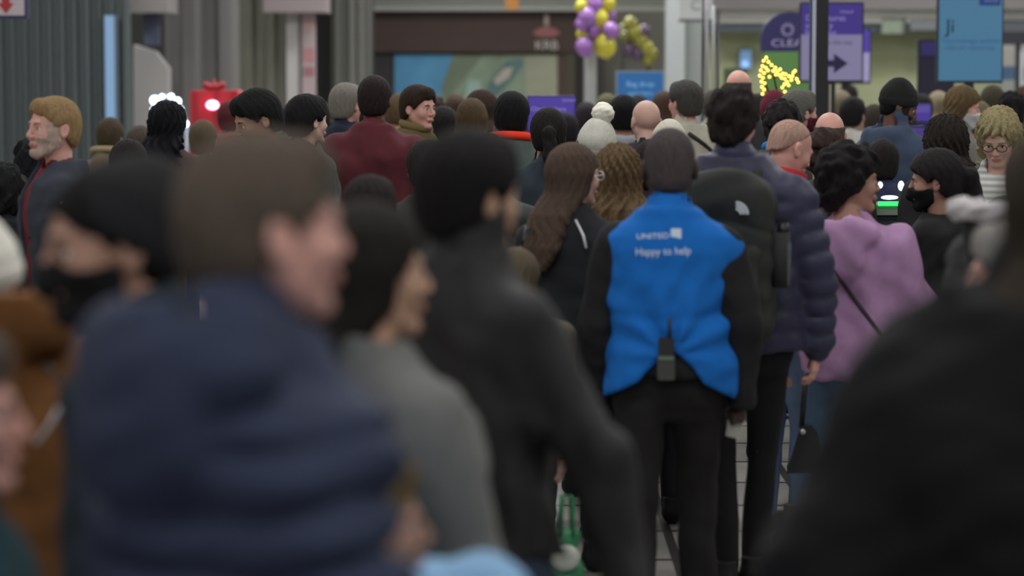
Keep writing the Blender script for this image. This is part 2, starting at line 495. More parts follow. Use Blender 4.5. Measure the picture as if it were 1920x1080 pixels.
def person(px, ytop, s, label, yaw=0, hp=0, hyaw=0, hroll=0, lean=(0, 0), w=1.0, fem=False, skin='fair',
           hair=('short', (40, 32, 28), {}), top=None, legs=(28, 28, 32), arms=None, shoes=(30, 28, 28), stride=0.06,
           face=True, beard=None, mask=None, glasses=None, hat=None, hands=('relaxed', 'relaxed'), group='travellers crowding the terminal', hs=1.0, baggy=0.0, stance=1.0):
    N_PEOPLE[0] += 1; seed = N_PEOPLE[0]
    P = pix(px, ytop, s)
    hatoff = 0.028 if hat else 0.012
    h = P.z - hatoff
    ya = math.radians(yaw)
    Rl = Matrix.Rotation(-ya, 3, 'Z')
    lw = Vector((lean[0], lean[1], 0)); ll = Rl @ lw
    root = empty('person', (P.x - lw.x, P.y - lw.y, 0), ya)
    tag(root, label, 'person', group)
    hh = 0.235 * hs
    u = (h - hh) / 1.515
    Zs = lambda z: z * u
    hip, head_c = Zs(0.92), h - hh / 2
    def off(z):
        t = np.clip((np.asarray(z) - hip) / (head_c - hip), 0, 1.15)
        return t * ll.x, t * ll.y
    ox = lambda Z: off(Z)[0].astype(np.float32)
    oy = lambda Z: off(Z)[1].astype(np.float32)
    def J(x, y, z):
        a, b = off(z); return Vector((x + float(a), y + float(b), z))
    sth = min(0.009, max(0.0042, 2.6 / s)); stb = min(0.020, max(0.009, 6.5 / s))
    T = TOR_F if fem else TOR_M
    zk = [Zs(z) for z in T['z']]; wk = w * (0.5 + 0.5 * min(u, 1.08))
    ak = [a * wk for a in T['a']]; bk = [b * (0.4 + 0.6 * wk) for b in T['b']]; ck = T['c']
    shx = (0.143 if fem else 0.160) * wk
    # joints of the arms
    AR = {}
    arms = arms or {}
    for q, nm in ((-1, 'L'), (1, 'R')):
        du, df = arms.get(nm, ((q * 0.14, -0.02, -1), (q * 0.02, 0.16, -1)))[:2]
        du = Vector(du).normalized(); df = Vector(df).normalized()
        sh = J(q * shx, -0.006, Zs(1.375)); el = sh + du * 0.290 * u; wr = el + df * 0.255 * u
        thumb = arms.get(nm, (0, 0, (0, 1, 0)))
        AR[nm] = (sh, el, wr, df, Vector(thumb[2]) if len(thumb) > 2 else Vector((0, 1, 0)), q)
    LG = {}
    for q in (-1, 1):
        st = stride * q
        LG[q] = (Vector((q * 0.085 * wk, -0.005, Zs(0.88))), Vector((q * 0.092 * wk * (0.4 + 0.6 * stance), st * 0.75 + 0.02, Zs(0.48))), Vector((q * 0.098 * wk * stance, st, 0.085)))
    # ---- head
    Hc = J(0, 0.022, head_c)
    MH = Matrix.Translation(Hc) @ Matrix.Rotation(math.radians(hyaw), 4, 'Z') @ Matrix.Rotation(math.radians(-hp), 4, 'X') @ Matrix.Rotation(math.radians(hroll), 4, 'Y') @ Matrix.Scale(hs, 4)
    nb_w = J(0, -0.014, Zs(1.455))
    nb = MH.inverted() @ nb_w
    V, Q = head_mesh(sth, nb, None)
    parts = [(xf(V, MH), Q)]
    # ---- body under the clothes, and hands
    lo = [min([v[i] for A in AR.values() for v in A[:3]] + [L[k][i] for L in LG.values() for k in range(3)]) - 0.2 for i in (0, 1)]
    hi = [max([v[i] for A in AR.values() for v in A[:3]] + [L[k][i] for L in LG.values() for k in range(3)]) + 0.2 for i in (0, 1)]
    armz = [v.z for A in AR.values() for v in A[:3]]
    g = Grid((lo[0], lo[1], 0.0), (hi[0], hi[1], max(h - 0.2, max(armz) + 0.1)), 0.018)
    g.loft(zk, ak, bk, ck, ox=ox, oy=oy, th=-0.016)
    for sh, el, wr, df, th, q in AR.values():
        g.cone(sh, el, 0.048, 0.038, 0.03); g.cone(el, wr, 0.038, 0.027, 0.02)
    for a, b, c in LG.values():
        g.cone(a, b, 0.078, 0.052, 0.02); g.cone(b, c, 0.050, 0.036, 0.02); g.cone(c, c + Vector((0, 0.09, -0.052)), 0.030, 0.018, 0.02)
    g.cone(J(0, -0.012, Zs(1.44)), J(0, -0.01, Zs(1.50)), 0.050, 0.048, 0.02)
    parts.append(g.mesh())
    for i, (sh, el, wr, df, th, q) in enumerate(AR.values()):
        e1 = df; e2 = (th - e1 * th.dot(e1)).normalized(); e3 = e1.cross(e2)
        M = Matrix(((e1.x, e2.x, e3.x, wr.x), (e1.y, e2.y, e3.y, wr.y), (e1.z, e2.z, e3.z, wr.z), (0, 0, 0, 1)))
        V, Q = hand_mesh(q, hands[i], 0.004 if s > 420 else 0.0065)
        parts.append((xf(V, M), Q))
        AR['LR'[i]] = AR['LR'[i]] + (M,)
    V, Q = join(parts)
    mk('body', V, Q, skin_mat(skin), root)
    # ---- face parts
    if face:
        for q in (-1, 1):
            ma = MB().ball((q * 0.031, 0.0735, 0.000), 0.0125, 6)
            o = ma.build('eye', EYE, root, True); o.matrix_local = MH
            i_ = MB().ball((q * 0.031, 0.0822, 0.001), (0.0066, 0.0048, 0.0066), 5).build('iris', IRIS, o, True)
        hb = hair[1] if hair else (70, 60, 50)
        for q in (-1, 1):
            MB().tube([(q * 0.014, 0.090, 0.019), (q * 0.031, 0.090, 0.024), (q * 0.047, 0.080, 0.019)], [0.003, 0.0036, 0.002], 6).build('eyebrow', hair_mat(hb), root, True).matrix_local = MH
        if not mask:
            MB().ball((0, 0.0935, -0.062), (0.023, 0.0085, 0.009), 7).build('lips', mat('lips', LIPC[skin], 0.5, var=0), root, True).matrix_local = MH
    if hair:
        sty, rgb, opt = hair
        V, Q = hair_mesh(sty, min(0.009, sth * 1.15), seed=seed, **opt)
        mk('hair', V, Q, hair_mat(rgb), root).matrix_local = MH
    if beard:
        V, Q = mask_mesh(sth, True, t=0.004); mk('beard', V, Q, hair_mat(beard), root).matrix_local = MH
    if mask:
        V, Q = mask_mesh(sth); mo = mk('face_mask', V, Q, cloth_mat(mask), root); mo.matrix_local = MH
        for q in (-1, 1):
            MB().tube([(q * 0.060, 0.045, -0.030), (q * 0.080, 0.0, -0.02), (q * 0.090, -0.028, 0.0)], 0.0018, 5).build('ear_loop', cloth_mat(mask), mo, True)
    if glasses:
        gm = MB()
        for q in (-1, 1):
            gm.tube([(q * 0.031 + 0.024 * math.cos(a * math.pi / 6), 0.102, 0.002 + 0.018 * math.sin(a * math.pi / 6)) for a in range(13)], 0.0022, 5)
            gm.tube([(q * 0.055, 0.100, 0.006), (q * 0.078, 0.06, 0.006), (q * 0.084, -0.02, 0.0)], 0.0020, 5)
        gm.tube([(-0.008, 0.104, 0.004), (0, 0.107, 0.006), (0.008, 0.104, 0.004)], 0.002, 5)
        gm.build('glasses', mat('glasses frame', glasses, 0.3, var=0), root, True).matrix_local = MH
    if hat:
        kind, rgb = hat[:2]
        V, Q = hat_mesh('beanie' if kind == 'pompom_beanie' else kind, sth * 1.1)
        ho = mk('beanie' if 'beanie' in kind else 'peaked_cap', V, Q, cloth_mat(rgb), root); ho.matrix_local = MH @ Matrix.Translation((0, -0.006, 0.0)) @ Matrix.Rotation(math.radians(hat[2] if len(hat) > 2 else 0), 4, 'X')
        if kind == 'pompom_beanie':
            g = Grid((-0.09, -0.09, 0.09), (0.09, 0.09, 0.26), 0.006); g.ell((0.01, -0.02, 0.172), (0.052, 0.052, 0.050), 0.0); g.noise(0.0022, 190, 5)
            V, Q = g.mesh(); mk('pompom', V, Q, cloth_mat((236, 232, 216)), ho)
    # ---- trousers and shoes
    g = Grid((lo[0], -0.30 - abs(stride), 0.03), (hi[0], 0.32 + abs(stride), Zs(1.02)), max(stb, 0.012))
    for a, b, c in LG.values():
        g.cone(a, b, 0.086 + baggy, 0.060 + baggy, 0.02); g.cone(b, c, 0.060 + baggy, 0.050 + baggy, 0.012)
    zl = [Zs(z) for z in (.76, .82, .88, .95, 1.0)]
    g.loft(zl, [v * wk for v in ((.12, .158, .166, .160, .134) if fem else (.12, .152, .160, .156, .142))], [.080, .100, .108, .104, .092], [-.01, -.016, -.018, -.012, -.004], ox=ox, oy=oy, k=0.04)
    g.noise(0.0035, 38, seed, (1, 1, 0.6))
    X, Y, Z = g.xyz(); g.cut(0.055 - Z)
    V, Q = g.mesh(); mk('trousers', V, Q, cloth_mat(legs), root)
    sm = cloth_mat(shoes, 0.6)
    for q in (-1, 1): shoe(root, sm, (LG[q][2].x, LG[q][2].y, 0), -q * 0.12)
    # ---- upper garments
    ctx = dict(root=root, Zs=Zs, J=J, ox=ox, oy=oy, zk=zk, ak=ak, bk=bk, ck=ck, AR=AR, lo=lo, hi=hi, stb=stb, h=h, wk=wk, seed=seed, u=u, armz=armz, MH=MH, LG=LG, s=s, yaw=ya)
    for gm in (top if isinstance(top, list) else [top or {}]): garment(ctx, **gm)
    return ctx

def garment(C, name='jacket', rgb=(30, 30, 34), th=0.022, hem=0.86, puff=0, pitch=0.075, folds=0.006, freq=26, collar=0.035,
            hood=False, sleeves=True, rough=0.9, hemfn=None, extra=None, neck=0.0, flare=0.0, hoodc=None, sl=0.0, label=None, collar_rgb=None, cr=0.0, fur=None, hk=1.15, hkk=0.014, hz=0.0):
    Zs, J = C['Zs'], C['J']; zt = Zs(1.49)
    z0 = Zs(hem)
    st = C['stb']
    g = Grid((C['lo'][0], C['lo'][1], z0 - 0.22 if hemfn else min(z0, min(C['armz'])) - 0.06), (C['hi'][0], C['hi'][1], max(zt + 0.14, max(C['armz']) + 0.13)), st)
    pf = None
    if puff:
        pf = lambda Z: puff * (np.abs(np.sin(np.pi * (Z - z0) / pitch)) ** 0.6 - 0.6) * np.clip((Zs(1.44) - Z) / 0.03, 0, 1)
    zk, ak, bk, ck = list(C['zk']), list(C['ak']), list(C['bk']), list(C['ck'])
    if zk[0] > z0 - 0.2:
        zk = [z0 - 0.25] + zk; ak = [ak[0] * 1.02] + ak; bk = [bk[0] * 1.05] + bk; ck = [ck[0]] + ck
    if flare:
        ak = [a + flare * max(0, min(1, (Zs(1.2) - z) / Zs(0.4))) for a, z in zip(ak, zk)]
        bk = [b + flare * 0.8 * max(0, min(1, (Zs(1.2) - z) / Zs(0.4))) for b, z in zip(bk, zk)]
    g.loft(zk, ak, bk, ck, th=th, ox=C['ox'], oy=C['oy'], k=0, puff=pf, z0=z0 if not hemfn else z0 - 0.2, z1=Zs(1.51), n=2.4)
    if sleeves:
        for sh, el, wr, df, thb, q, M in C['AR'].values():
            g.cone(sh, el, 0.056 + th * 0.8 + sl, 0.045 + th * 0.8 + sl, 0.035, wave=(puff, 4) if puff else None)
            g.cone(el, wr + df * 0.012, 0.045 + th * 0.8 + sl, 0.032 + th * 0.7 + sl * 0.6, 0.02, wave=(puff, 4) if puff else None)
    else:
        for sh, el, wr, df, thb, q, M in C['AR'].values():
            g.ell(sh + Vector((0, 0, 0.0)), (0.056 + th * 0.5, 0.066 + th * 0.5, 0.050 + th * 0.5), 0.03)
    nb = J(0, -0.016, Zs(1.45))
    if collar > 0:
        top = nb + (C['J'](0, 0.0, Zs(1.49)) - nb) * 1.0 + Vector((0, 0, collar))
        g.cone(nb, top, 0.085 + cr, 0.066 + cr, 0.03)
        if hood:
            rr = hk
            g.ell(nb + Vector((0, -0.085, 0.012 + hz + 0.04 * (rr - 1.15))), (0.128 * rr, 0.075 * rr, 0.068 * rr), hkk)
            g.ell(nb + Vector((0, -0.135 - 0.03 * (rr - 1.15), -0.05 + hz)), (0.09 * rr, 0.045 * rr, 0.080 * rr), hkk * 2)
            g.ell(nb + Vector((0, -0.070, 0.085 + hz)), (0.078 * rr, 0.055 * rr, 0.055), 0.012, sub=True)
        g.cone(top + Vector((0, 0.01, -0.004)), top + Vector((0, 0.015, 0.08)), 0.056 + cr, 0.070 + cr, 0.008, sub=True)
    if folds:
        g.noise(folds, freq, C['seed'] * 3 + 1, (1, 1, 0.7))
        g.noise(folds * 0.4, freq * 2.4, C['seed'] * 3 + 2, (1, 1, 0.7))
    if fur: g.noise(0.003, 60, 4)
    X, Y, Z = g.xyz()
    if extra: extra(g, C)
    if hemfn: g.cut(hemfn(X - C['ox'](g.ax[2])[None, None, :], Y, Z, Zs) - Z)
    V, Q = g.mesh()
    o = mk(name, V, Q, mat('down shell', rgb, rough, var=0.08, scale=18, bump=0.1, spec=0.35) if puff else cloth_mat(rgb, rough), C['root'])
    if label: o['label'] = label
    if collar_rgb:
        g = Grid(tuple(nb + Vector((-0.2, -0.2, -0.06))), tuple(nb + Vector((0.2, 0.2, 0.18))), 0.008)
        c2 = nb + Vector((0, 0.012, 0.05 + collar * 0.5))
        for i in range(24):
            a = i * math.pi / 12; b = a + math.pi / 12; R = 0.076 + cr
            g.cone(c2 + Vector((R * math.cos(a), R * math.sin(a) * 0.95, 0.010 - 0.018 * math.sin(a))), c2 + Vector((R * math.cos(b), R * math.sin(b) * 0.95, 0.010 - 0.018 * math.sin(b))), 0.020, 0.020, 0.012)
        if fur: g.noise(0.006, 120, 8)
        V, Q = g.mesh(); mk('collar', V, Q, cloth_mat(collar_rgb), C['root'])
    C['top_obj'] = o; C['nb'] = nb
    return o

def backpack(C, label, rgb=(40, 42, 40), size=(0.155, 0.10, 0.235), z=None, logo=None, y=-0.235, name='backpack', strap=True, bottle=False):
    r0 = C['root']; Zs, J = C['Zs'], C['J']
    z = Zs(1.20) if z is None else z
    c = J(0, y, z); r = empty(name, (0, 0, 0), 0)
    r.location = r0.location + Matrix.Rotation(C['yaw'], 3, 'Z') @ Vector((c.x, c.y, c.z - size[2])); r.rotation_euler = (0, 0, C['yaw'])
    tag(r, label, 'backpack', 'backpacks and bags carried in the crowd')
    m = cloth_mat(rgb, 0.8); sx, sy, sz = size
    g = Grid((-sx - 0.08, -sy - 0.12, -0.04), (sx + 0.08, sy + 0.08, 2 * sz + 0.1), max(0.008, C['stb'] * 0.8))
    g.box((0, 0.01, sz * 0.93), (sx * 0.95, sy * 0.85, sz * 0.93), 0.06, 0)
    g.ell((0, -0.005, 1.72 * sz), (sx * 0.88, sy * 0.9, sz * 0.33), 0.03)
    X, Y, Z = g.xyz()
    g.D = (g.D + 0.008 * np.exp(-((Z - 1.42 * sz + 0.6 * np.abs(X) ** 1.5) / 0.012) ** 2)).astype(np.float32)
    g.noise(0.004, 45, 3)
    V, Q = g.mesh(); mk('main_compartment', V, Q, m, r)
    g = Grid((-sx - 0.05, -sy - 0.14, -0.02), (sx + 0.05, sy, 2 * sz), max(0.008, C['stb'] * 0.8))
    g.box((0, -sy * 0.78, sz * 0.62), (sx * 0.8, sy * 0.42, sz * 0.55), 0.045, 0); g.noise(0.005, 40, 9)
    V, Q = g.mesh(); mk('front_pocket', V, Q, m, r)
    MB().tube([(-0.05, sy * 0.55, 1.85 * sz), (-0.035, sy * 0.6, 1.85 * sz + 0.05), (0.035, sy * 0.6, 1.85 * sz + 0.05), (0.05, sy * 0.55, 1.85 * sz)], 0.010, 8).build('carry_handle', m, r, True)
    if strap:
        for q in (-1, 1):
            b = Vector((c.x, c.y, c.z - size[2]))
            pts = [(q * 0.07, y + sy * 0.8, 1.33), (q * 0.105, y * 0.45, 1.452), (q * 0.115, -0.01, 1.478), (q * 0.12, 0.085, 1.40), (q * 0.125, 0.15, 1.28), (q * 0.15, 0.14, 1.12), (q * 0.19, 0.02, 1.04), (q * 0.14, y + sy * 0.7, 1.0)]
            pts = [J(a, bb, Zs(zz)) - b for a, bb, zz in pts]
            MB().tube(pts, 0.022, 8).build('shoulder_strap', m, r, True)
    if logo:
        o = MB(); pts = []
        for k in range(3):
            rr = 0.014 + k * 0.012
            o.prism([(x, zz) for x, zz in [(-0.03 + rr * math.cos(a), rr * math.sin(a)) for a in [i * math.pi / 16 for i in range(9)]] + [(-0.03 + (rr + 0.008) * math.cos(a), (rr + 0.008) * math.sin(a)) for a in [i * math.pi / 16 for i in range(8, -1, -1)]]], -0.002, 0.002)
        o.build('logo', mat('logo white', (225, 228, 230), 0.5, var=0), r).location = (logo[0], -sy * 0.93, logo[1])
    if bottle:
        bo = MB().tube([(sx + 0.015, 0, 0.20), (sx + 0.015, 0, 0.40)], 0.036, 12).build('side_pocket', m, r, True)
    return r

# ------------------------------------------------------------ the hall
def wx(px, py, Y):
    """where the ray through pixel (px,py) meets the plane y = Y -> x, z"""
    p = pix(px, py, 1.0); d = p - Vector((0, 0, CAM_H)); t = Y / d.y
    return d.x * t, CAM_H + d.z * t
def struct(name, mb, m, **k):
    o = mb.build(name, m, **k); o['kind'] = 'structure'; return o
CEIL = 5.4
def ppx(px, Y): return wx(px, 100, Y)[0]
def pz(py, Y): return wx(960, py, Y)[1]

def tile_mat():
    m = bpy.data.materials.new('terrazzo tile'); m.use_nodes = True; nt = m.node_tree; b = nt.nodes['Principled BSDF']
    tc = nt.nodes.new('ShaderNodeTexCoord'); br = nt.nodes.new('ShaderNodeTexBrick'); n = nt.nodes.new('ShaderNodeTexNoise')
    br.offset = 0; br.inputs['Scale'].default_value = 1; br.inputs['Brick Width'].default_value = 0.66; br.inputs['Row Height'].default_value = 0.66
    br.inputs['Mortar Size'].default_value = 0.022; br.inputs['Mortar Smooth'].default_value = 0.2
    br.inputs['Color1'].default_value = lin((150, 147, 142)) + (1,); br.inputs['Color2'].default_value = lin((162, 158, 152)) + (1,); br.inputs['Mortar'].default_value = lin((62, 60, 60)) + (1,)
    nt.links.new(tc.outputs['Object'], br.inputs['Vector']); nt.links.new(tc.outputs['Object'], n.inputs['Vector']); n.inputs['Scale'].default_value = 60
    mx = nt.nodes.new('ShaderNodeMix'); mx.data_type = 'RGBA'; mx.blend_type = 'OVERLAY'; mx.inputs['Factor'].default_value = 0.35
    nt.links.new(br.outputs['Color'], mx.inputs['A']); nt.links.new(n.outputs['Color'], mx.inputs['B'])
    nt.links.new(mx.outputs['Result'], b.inputs['Base Color']); b.inputs['Roughness'].default_value = 0.28
    return m
struct('floor', MB().box(-9, 9, -3, 40, -0.1, 0), tile_mat())
struct('ceiling', MB().box(-9, 9, -3, 40, CEIL, CEIL + 0.1), mat('ceiling tile', (175, 174, 170), 0.9, var=0.03))
struct('wall_left', MB().box(-9.1, -9, -3, 40, 0, CEIL), mat('side wall', (120, 122, 120), 0.8, var=0.03))
struct('wall_right', MB().box(9, 9.1, -3, 40, 0, CEIL), mat('side wall', (120, 122, 120), 0.8, var=0.03))
struct('wall_back', MB().box(-9, 9, 40, 40.1, 0, CEIL), mat('back wall', (70, 70, 70), 0.8, var=0.05, scale=3))
lamp_m = mat('lamp diffuser', (255, 244, 226), 0.4, var=0, emit=2.2)
for i, (xx, yy) in enumerate(LAMPS):
    c = empty('ceiling_lamp', (xx, yy, CEIL - 0.05))
    tag(c, 'long rectangular ceiling lamp panel above the hall, outside the photo', 'ceiling lamp', 'ceiling lamps of the hall')
    MB().box(-1.34, 1.34, -.54, .54, 0, .05).build('housing', mat('lamp housing', (200, 200, 198), 0.5, var=0), c)
    MB().box(-1.28, 1.28, -.48, .48, -.012, 0).build('diffuser', lamp_m, c)

# ribbed metal wall at the left
def ribbed(name, x0, x1, Y, z1, pitch, depth, m, z0=0.0):
    pts = []; n = int(round((x1 - x0) / pitch)); pitch = (x1 - x0) / n
    for i in range(n):
        a = x0 + i * pitch
        pts += [(a, 0), (a + pitch * .35, 0), (a + pitch * .5, -depth), (a + pitch * .85, -depth)]
    pts += [(x1, 0)]
    k = len(pts)
    vs = [(p[0], Y + p[1], z0) for p in pts] + [(p[0], Y + p[1], z1) for p in pts] + [(p[0], Y + .12, z0) for p in pts] + [(p[0], Y + .12, z1) for p in pts]
    fs = []
    for i in range(k - 1):
        fs += [(i, i + 1, i + 1 + k, i + k), (i + 2 * k, i + 3 * k, i + 1 + 3 * k, i + 1 + 2 * k), (i, i + 2 * k, i + 1 + 2 * k, i + 1), (i + k, i + 1 + k, i + 1 + 3 * k, i + 3 * k)]
    fs += [(0, k, 3 * k, 2 * k), (k - 1, 3 * k - 1, 4 * k - 1, 2 * k - 1)]
    return struct(name, MB().add(vs, fs), m)
YL = 29.0
metal = mat('ribbed grey metal', (84, 92, 92), 0.5, metal=0.2, var=0.34, scale=3, stretch=(6, 1, .05))
metal2 = mat('panel grey', (108, 106, 104), 0.6, metal=0.1, var=0.2, scale=2, stretch=(5, 1, .05))
metal3 = mat('panel olive', (118, 117, 104), 0.6, metal=0.1, var=0.22, scale=2, stretch=(5, 1, .05))
ribbed('wall_front_left', -9, ppx(243, YL), YL, CEIL, 0.135, 0.06, metal)
ribbed('wall_front_middle', ppx(310, 31), ppx(447, 31), 31, CEIL, 0.42, 0.09, metal2)
ribbed('wall_front_middle', ppx(440, 33), ppx(560, 33), 33, CEIL, 0.3, 0.07, metal3)
struct('wall_front_recess', MB().box(ppx(225, 34.5), ppx(700, 34.5), 34.5, 34.6, 0, CEIL), mat('recess dark', (66, 66, 64), 0.8, var=0.04))
# pale angled panel, the box above it
Y = 30
struct('trim_1', MB().prism([(ppx(247, Y), 0), (ppx(314, Y), 0), (ppx(314, Y), pz(128, Y)), (ppx(290, Y), pz(97, Y)), (ppx(250, Y), pz(84, Y))], Y, Y + .3), mat('pale panel', (168, 164, 162), 0.7, var=0.02))
struct('trim_2', MB().box(ppx(244, Y), ppx(322, Y), Y - .3, Y + .6, pz(24, Y), CEIL), mat('soffit mauve', (142, 136, 134), 0.7, var=0.02))
struct('trim_3', MB().box(ppx(262, Y), ppx(290, Y), Y + .35, Y + .5, pz(84, Y), pz(20, Y)), mat('soffit blue', (82, 86, 108), 0.7, var=0.02))
o = empty('light_strip', (ppx(209, YL - .15), YL - .2, 0)); tag(o, 'tall narrow glowing blue-white light strip standing against the ribbed wall', 'light')
MB().box(-.075, .075, 0, .08, pz(232, YL), pz(28, YL)).build('housing', mat('strip housing', (90, 100, 110), .5, var=0), o)
MB().box(-.06, .04, -.02, 0, pz(230, YL), pz(30, YL)).build('light_tube', mat('strip glow', (118, 150, 184), .4, var=0, emit=.5), o)
MB().box(-.075, .075, -.02, .08, 0, pz(236, YL)).build('stand', mat('strip housing', (90, 100, 110), .5, var=0), o)
# poster banners and box above
Y = 32
for a, b, c, lb in ((537, 562, (176, 172, 170), 'tall plain white banner, left of the two narrow banners'), (566, 592, (168, 150, 152), 'tall white banner with pinkish patches, right of the two narrow banners')):
    o = empty('banner', (ppx(a, Y), Y, 0)); tag(o, lb, 'banner', 'narrow banners on the left wall')
    w_ = ppx(b, Y) - ppx(a, Y)
    MB().box(0, w_, 0, .03, .35, pz(16, Y)).build('panel', mat('banner', c, .7, var=.03), o)
    MB().box(-.02, w_ + .02, -.04, .08, 0, .35).build('base', mat('banner base', (90, 88, 88), .6, var=0), o)
    if a > 550:
        for yy, hh, cc in ((90, 26, (170, 120, 124)), (125, 18, (150, 104, 108)), (40, 14, (186, 150, 150))): MB().box(.02, w_ - .02, -.006, 0, pz(yy + hh, Y), pz(yy, Y)).build('printed_patch', mat('banner print', cc, .7, var=.05), o)
    else: MB().box(w_ - .02, w_ - .005, -.006, 0, .4, pz(18, Y)).build('printed_stripe', mat('banner print', (120, 112, 116), .7, var=.05), o)
struct('trim_4', MB().box(ppx(500, Y), ppx(614, Y), Y - .4, Y + .6, pz(24, Y), CEIL), mat('soffit mauve', (142, 130, 130), 0.7, var=0.02))
# grey fluted column
Y = 33.5
struct('trim_5', MB().box(ppx(622, Y), ppx(692, Y), Y, Y + .6, 0, CEIL), mat('fluted', (88, 88, 82), .6, var=.03))
for i, px in enumerate((630, 655, 672)): struct('trim_%d' % (6 + i), MB().box(ppx(px, Y), ppx(px + (13 if i else 6), Y), Y - .06, Y, 0, CEIL), mat('flute light', (112, 112, 104), .6, var=.03))
# red gift-box sign with bow
Y = 24
o = empty('gift_box_sign', (ppx(400, Y), Y, 0)); tag(o, 'large red box display with red bow and a glowing spot on its front', 'display')
xa, xb = ppx(355, Y) - ppx(400, Y), ppx(446, Y) - ppx(400, Y)
red = mat('gift red', (186, 34, 48), .5, var=.06)
MB().box(xa, xb, 0, .45, 0.0, pz(170, Y), .02).build('box', red, o)
bw = Grid((-.2, -.15, pz(185, Y)), (.2, .25, pz(140, Y)), .012)
zc = pz(162, Y)
for q in (-1, 1): bw.cone((0, .05, zc - .04), (q * .07, .05, zc + .01), .018, .036, .01)
bw.ell((0, .05, zc + .0), (.03, .03, .04), .01); bw.cone((0, .05, zc), (.0, .05, zc + .065), .02, .012, .01)
V, Q = bw.mesh(); mk('bow', V, Q, mat('bow red', (150, 26, 38), .5, var=.05), o)
MB().ball((-.01, -.02, pz(197, Y)), (.055, .03, .04), 10).build('spot_lamp', mat('pink glow', (255, 190, 235), .4, var=0, emit=4), o, True)
for xx in (xa + .02, 0.0, xb - .06): MB().box(xx, xx + .04, -.008, 0, .02, pz(172, Y)).build('ribbon', mat('bow red', (150, 26, 38), .5, var=.05), o)
# bright lamps behind the dark hair
Y = 26
o = empty('arched_lamp', (ppx(315, Y), Y, 0)); tag(o, 'arched string of brilliant white lamps on a stand behind a dark head', 'lamp')
pts = [(-.15, 0, pz(205, Y)), (-.13, 0, pz(188, Y)), (-.06, 0, pz(181, Y)), (.03, 0, pz(181, Y)), (.09, 0, pz(190, Y)), (.13, 0, pz(205, Y)), (.17, 0, pz(232, Y))]
MB().tube(pts + [(.19, 0, .02)], .018, 8).build('arch', mat('arch white', (190, 195, 210), .4, var=0), o, True)
MB().box(-.25, .25, -.12, .12, 0, .03).build('base', mat('arch white', (190, 195, 210), .4, var=0), o)
MB().tube([(-.15, 0, pz(205, Y)), (-.16, 0, .02)], .018, 8).build('post', mat('arch white', (190, 195, 210), .4, var=0), o, True)
for (a, b, c), r in zip(pts, (.018, .042, .02, .026, .034, .016, .026)): MB().ball((a, b - .03, c), r, 8).build('lamp_globe', mat('white glow', (215, 228, 255), .4, var=0, emit=6), o, True)
# hanging sign top left
Y = 21
o = empty('hanging_sign', (ppx(22, Y), Y, pz(35, Y))); tag(o, 'hanging white sign with red arrow and dark blue frame, top left', 'sign')
xa, xb = ppx(-60, Y) - ppx(22, Y), ppx(52, Y) - ppx(22, Y); H_ = .62
MB().box(xa, xb, 0, .08, 0, H_).build('frame', mat('frame navy', (34, 38, 84), .5, var=0), o)
MB().box(xa + .02, xb - .02, -.012, 0, .025, H_ - .02).build('face', mat('sign pinkish', (190, 176, 182), .5, var=.02), o)
cx_ = ppx(13, Y) - ppx(22, Y)
MB().prism([(cx_ - .06, .12), (cx_, .04), (cx_ + .06, .12), (cx_ + .03, .12), (cx_ + .03, .3), (cx_ - .03, .3), (cx_ - .03, .12)][::-1], -.02, -.012).build('arrow', mat('arrow red', (170, 40, 44), .5, var=0), o)
for x_ in (xa + .05, xb - .05): MB().box(x_ - .012, x_ + .012, .03, .05, H_, CEIL - pz(35, Y)).build('hanger', mat('rod', (80, 80, 80), .4, var=0), o)

# ---- dark shop front in the middle
Y = 36
SX0, SX1 = ppx(694, Y), ppx(1080, Y)
struct('wall_shop', MB().box(SX0 - .05, SX1, Y, Y + .2, 0, CEIL), mat('shop dark', (52, 44, 42), .7, var=.06, scale=4))
struct('trim_9', MB().box(SX0 - .6, ppx(1252, Y), Y - .5, Y, pz(17, Y), pz(0, Y) + .9), mat('shop soffit', (112, 114, 106), .7, var=.05, scale=4))
struct('trim_10', MB().box(SX0 - .1, ppx(1252, Y), Y - .55, Y - .4, pz(22, Y), pz(14, Y)), mat('beam light', (150, 150, 146), .6, var=.02))
o = empty('shop_fascia', (ppx(887, Y), Y - .3, 0)); tag(o, 'dark brown fascia board above the long scenic poster, with small pink emblem', 'fascia')
xa, xb = SX0 - ppx(887, Y), SX1 - ppx(887, Y)
MB().box(xa, xb, 0, .25, pz(98, Y), pz(24, Y)).build('board', mat('fascia brown', (70, 52, 46), .65, var=.1, scale=2, stretch=(1, 1, 4)), o)
ex = ppx(1024, Y) - ppx(887, Y)
em = MB()
em.prism([(ex - .19 + .0, pz(62, Y)), (ex - .1, pz(70, Y)), (ex + .1, pz(70, Y)), (ex + .19, pz(62, Y)), (ex + .12, pz(55, Y)), (ex + .04, pz(50, Y)), (ex - .04, pz(50, Y)), (ex - .12, pz(55, Y))], -.03, 0)
em.build('emblem', mat('emblem pink', (150, 92, 92), .5, var=.05), o)
MB().box(ex - .03, ex + .03, -.03, 0, pz(48, Y), pz(28, Y)).build('emblem_stem', mat('emblem pale', (170, 150, 146), .5, var=.05), o)
text_obj('lettering', 'KRB', .17, mat('letter pale', (205, 200, 190), .5, var=0), o, (ex, -.02, pz(86, Y)), extrude=.01)
